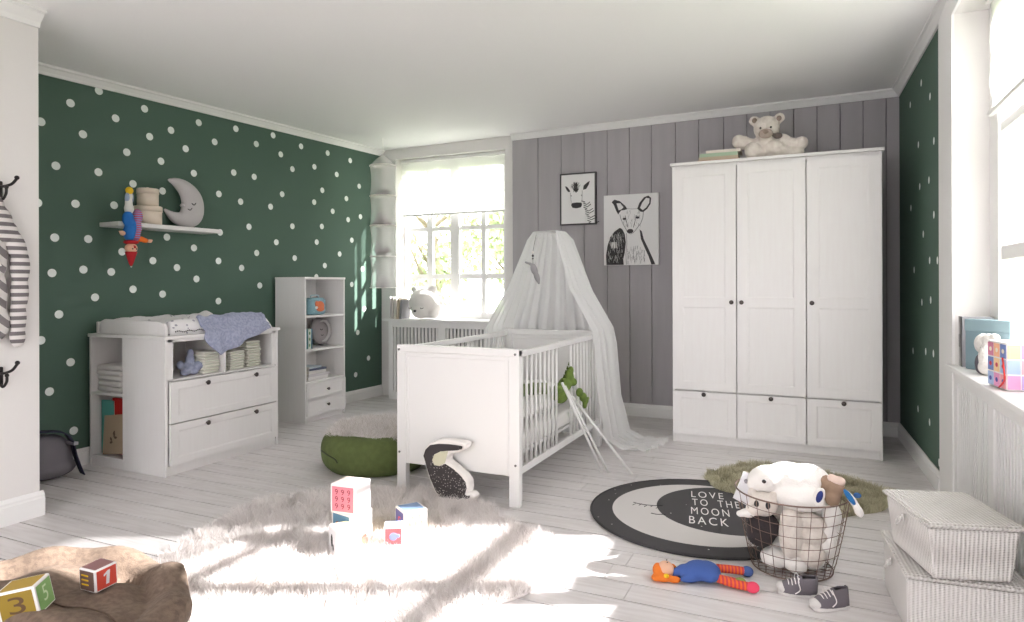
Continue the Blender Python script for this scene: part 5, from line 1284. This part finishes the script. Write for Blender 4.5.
for z, lab, bl, m in ((.004, 'pale grey plush toys lying in the lowest tier of the hanging organiser', [((0, -.02, .03), (.07, .06, .028)), ((.05, -.03, .05), (.03, .03, .03)), ((-.04, .0, .045), (.035, .03, .03))], PL_GREY),
                   (.294, 'mauve grey plush toy in the second tier of the hanging organiser', [((0, -.02, .04), (.075, .045, .032)), ((-.055, -.03, .07), (.025, .025, .03)), ((.06, -.02, .06), (.025, .02, .03))], DG),
                   (.854, 'grey cap in the top tier of the hanging organiser', [((.01, -.01, .02), (.06, .06, .018)), ((.02, .0, .04), (.04, .04, .025))], DG)):
    p_ = thing('plush_toy', lab, 'plush toy', (-3.64, 5.08, 1.10+z)); plush(p_, 'body', bl, m, .007)
p_ = thing('paper_tent', 'small grey toy tent in the third tier of the hanging organiser', 'toy tent', (-3.64, 5.06, 1.10+.579))
MB().add([(-.075, -.05, 0), (.075, -.05, 0), (.075, .05, 0), (-.075, .05, 0), (-.01, 0, .135)], [(0, 1, 4), (1, 2, 4), (2, 3, 4), (3, 0, 4), (3, 2, 1, 0)]).build('cloth', DG, p_)
MB().tube([(-.075, -.052, 0), (-.01, -.002, .138), (.075, -.052, 0)], .003, 5).tube([(-.01, -.002, .138), (.0, -.054, 0)], .002, 5).build('poles', PL_WHITE, p_)

# ---- green dragon plush in the cot, hanging toy
GRN = mat('plush_green', srgb(112, 134, 62), .95, bump=.5, bscale=150, mix=srgb(98, 120, 54), mscale=30, bdist=.003)
cr_ = thing('plush_crocodile', 'green plush crocodile poking out through the gap in the cot bars', 'plush toy', (-1.37, 3.78, .44))
plush(cr_, 'body', [((-.03, -.02, .03), (.05, .07, .065)), ((-.02, .03, .075), (.04, .055, .045)), ((.0, .055, .12), (.028, .035, .05), (.3, 0, 0)), ((.005, .07, .155), (.018, .022, .03)), ((-.02, -.08, .06), (.025, .04, .02)), ((.02, .075, .085), (.022, .03, .025)),
    ((.05, .10, .02), (.022, .035, .028)), ((.06, .14, -.015), (.022, .035, .03)), ((.065, .17, -.045), (.020, .028, .018), (.5, 0, 0)), ((.065, .155, -.07), (.015, .015, .02)), ((.07, .19, -.03), (.014, .022, .010))], GRN, .006, 2)
for k in range(5): MB().lathe([(.010, 0), (.004, .016), (.001, .022)], n=6, M=T(-.012, -.03+.03*k, .10+.022*k, rx=.3)).build('back_spike', mat('plush_dark_green', srgb(84, 100, 44), .9), cr_)
MB().ell((.022, .075, .135), (.007, .009, .010)).build('eye', PL_WHITE, cr_)
sn = thing('bolster_snake', 'dark green bolster lying along the cot behind the bars', 'bolster', (-1.50, 3.30, .44)); sn.name = 'bolster'
P = smoothpath([(-.06, -.20, .10), (-.02, -.10, .105), (.02, .05, .10), (.04, .20, .09), (.05, .34, .07)], 6)
mb = MB()
for k, p in enumerate(P): mb.ell(p, (.030, .034, .034+.004*math.sin(k*1.6)))
mb.build('body', mat('plush_dark_green_stripe', srgb(104, 116, 76), .95, bump=.5, bscale=120, bdist=.003), sn, remesh=.008, smooth=3)
ht = thing('hanging_toy', 'grey fabric whale toy hanging on a beaded cord inside the canopy opening', 'hanging toy', (-1.775, 4.20, 1.25))
plush(ht, 'body', [((.02, 0, -.02), (.024, .022, .045), (0, -.35, 0)), ((.04, 0, -.07), (.020, .018, .045), (0, -.35, 0)), ((.052, 0, -.105), (.010, .010, .02), (0, -.35, 0)), ((-.01, 0, .02), (.020, .010, .010), (0, .3, 0)), ((-.035, 0, .028), (.018, .008, .008), (0, .35, 0))], mat('plush_mid_grey', srgb(150, 148, 150), .95), .004)
MB().tube([(.012, 0, .02), (.010, 0, .10), (.012, .06, .225)], .0015, 5).build('cord', INKG, ht)
for z, r_ in ((.055, .006), (.075, .008), (.098, .010)): MB().ell((.0105, 0, z), r_).build('bead', INKG if r_ < .009 else PL_WHITE, ht)
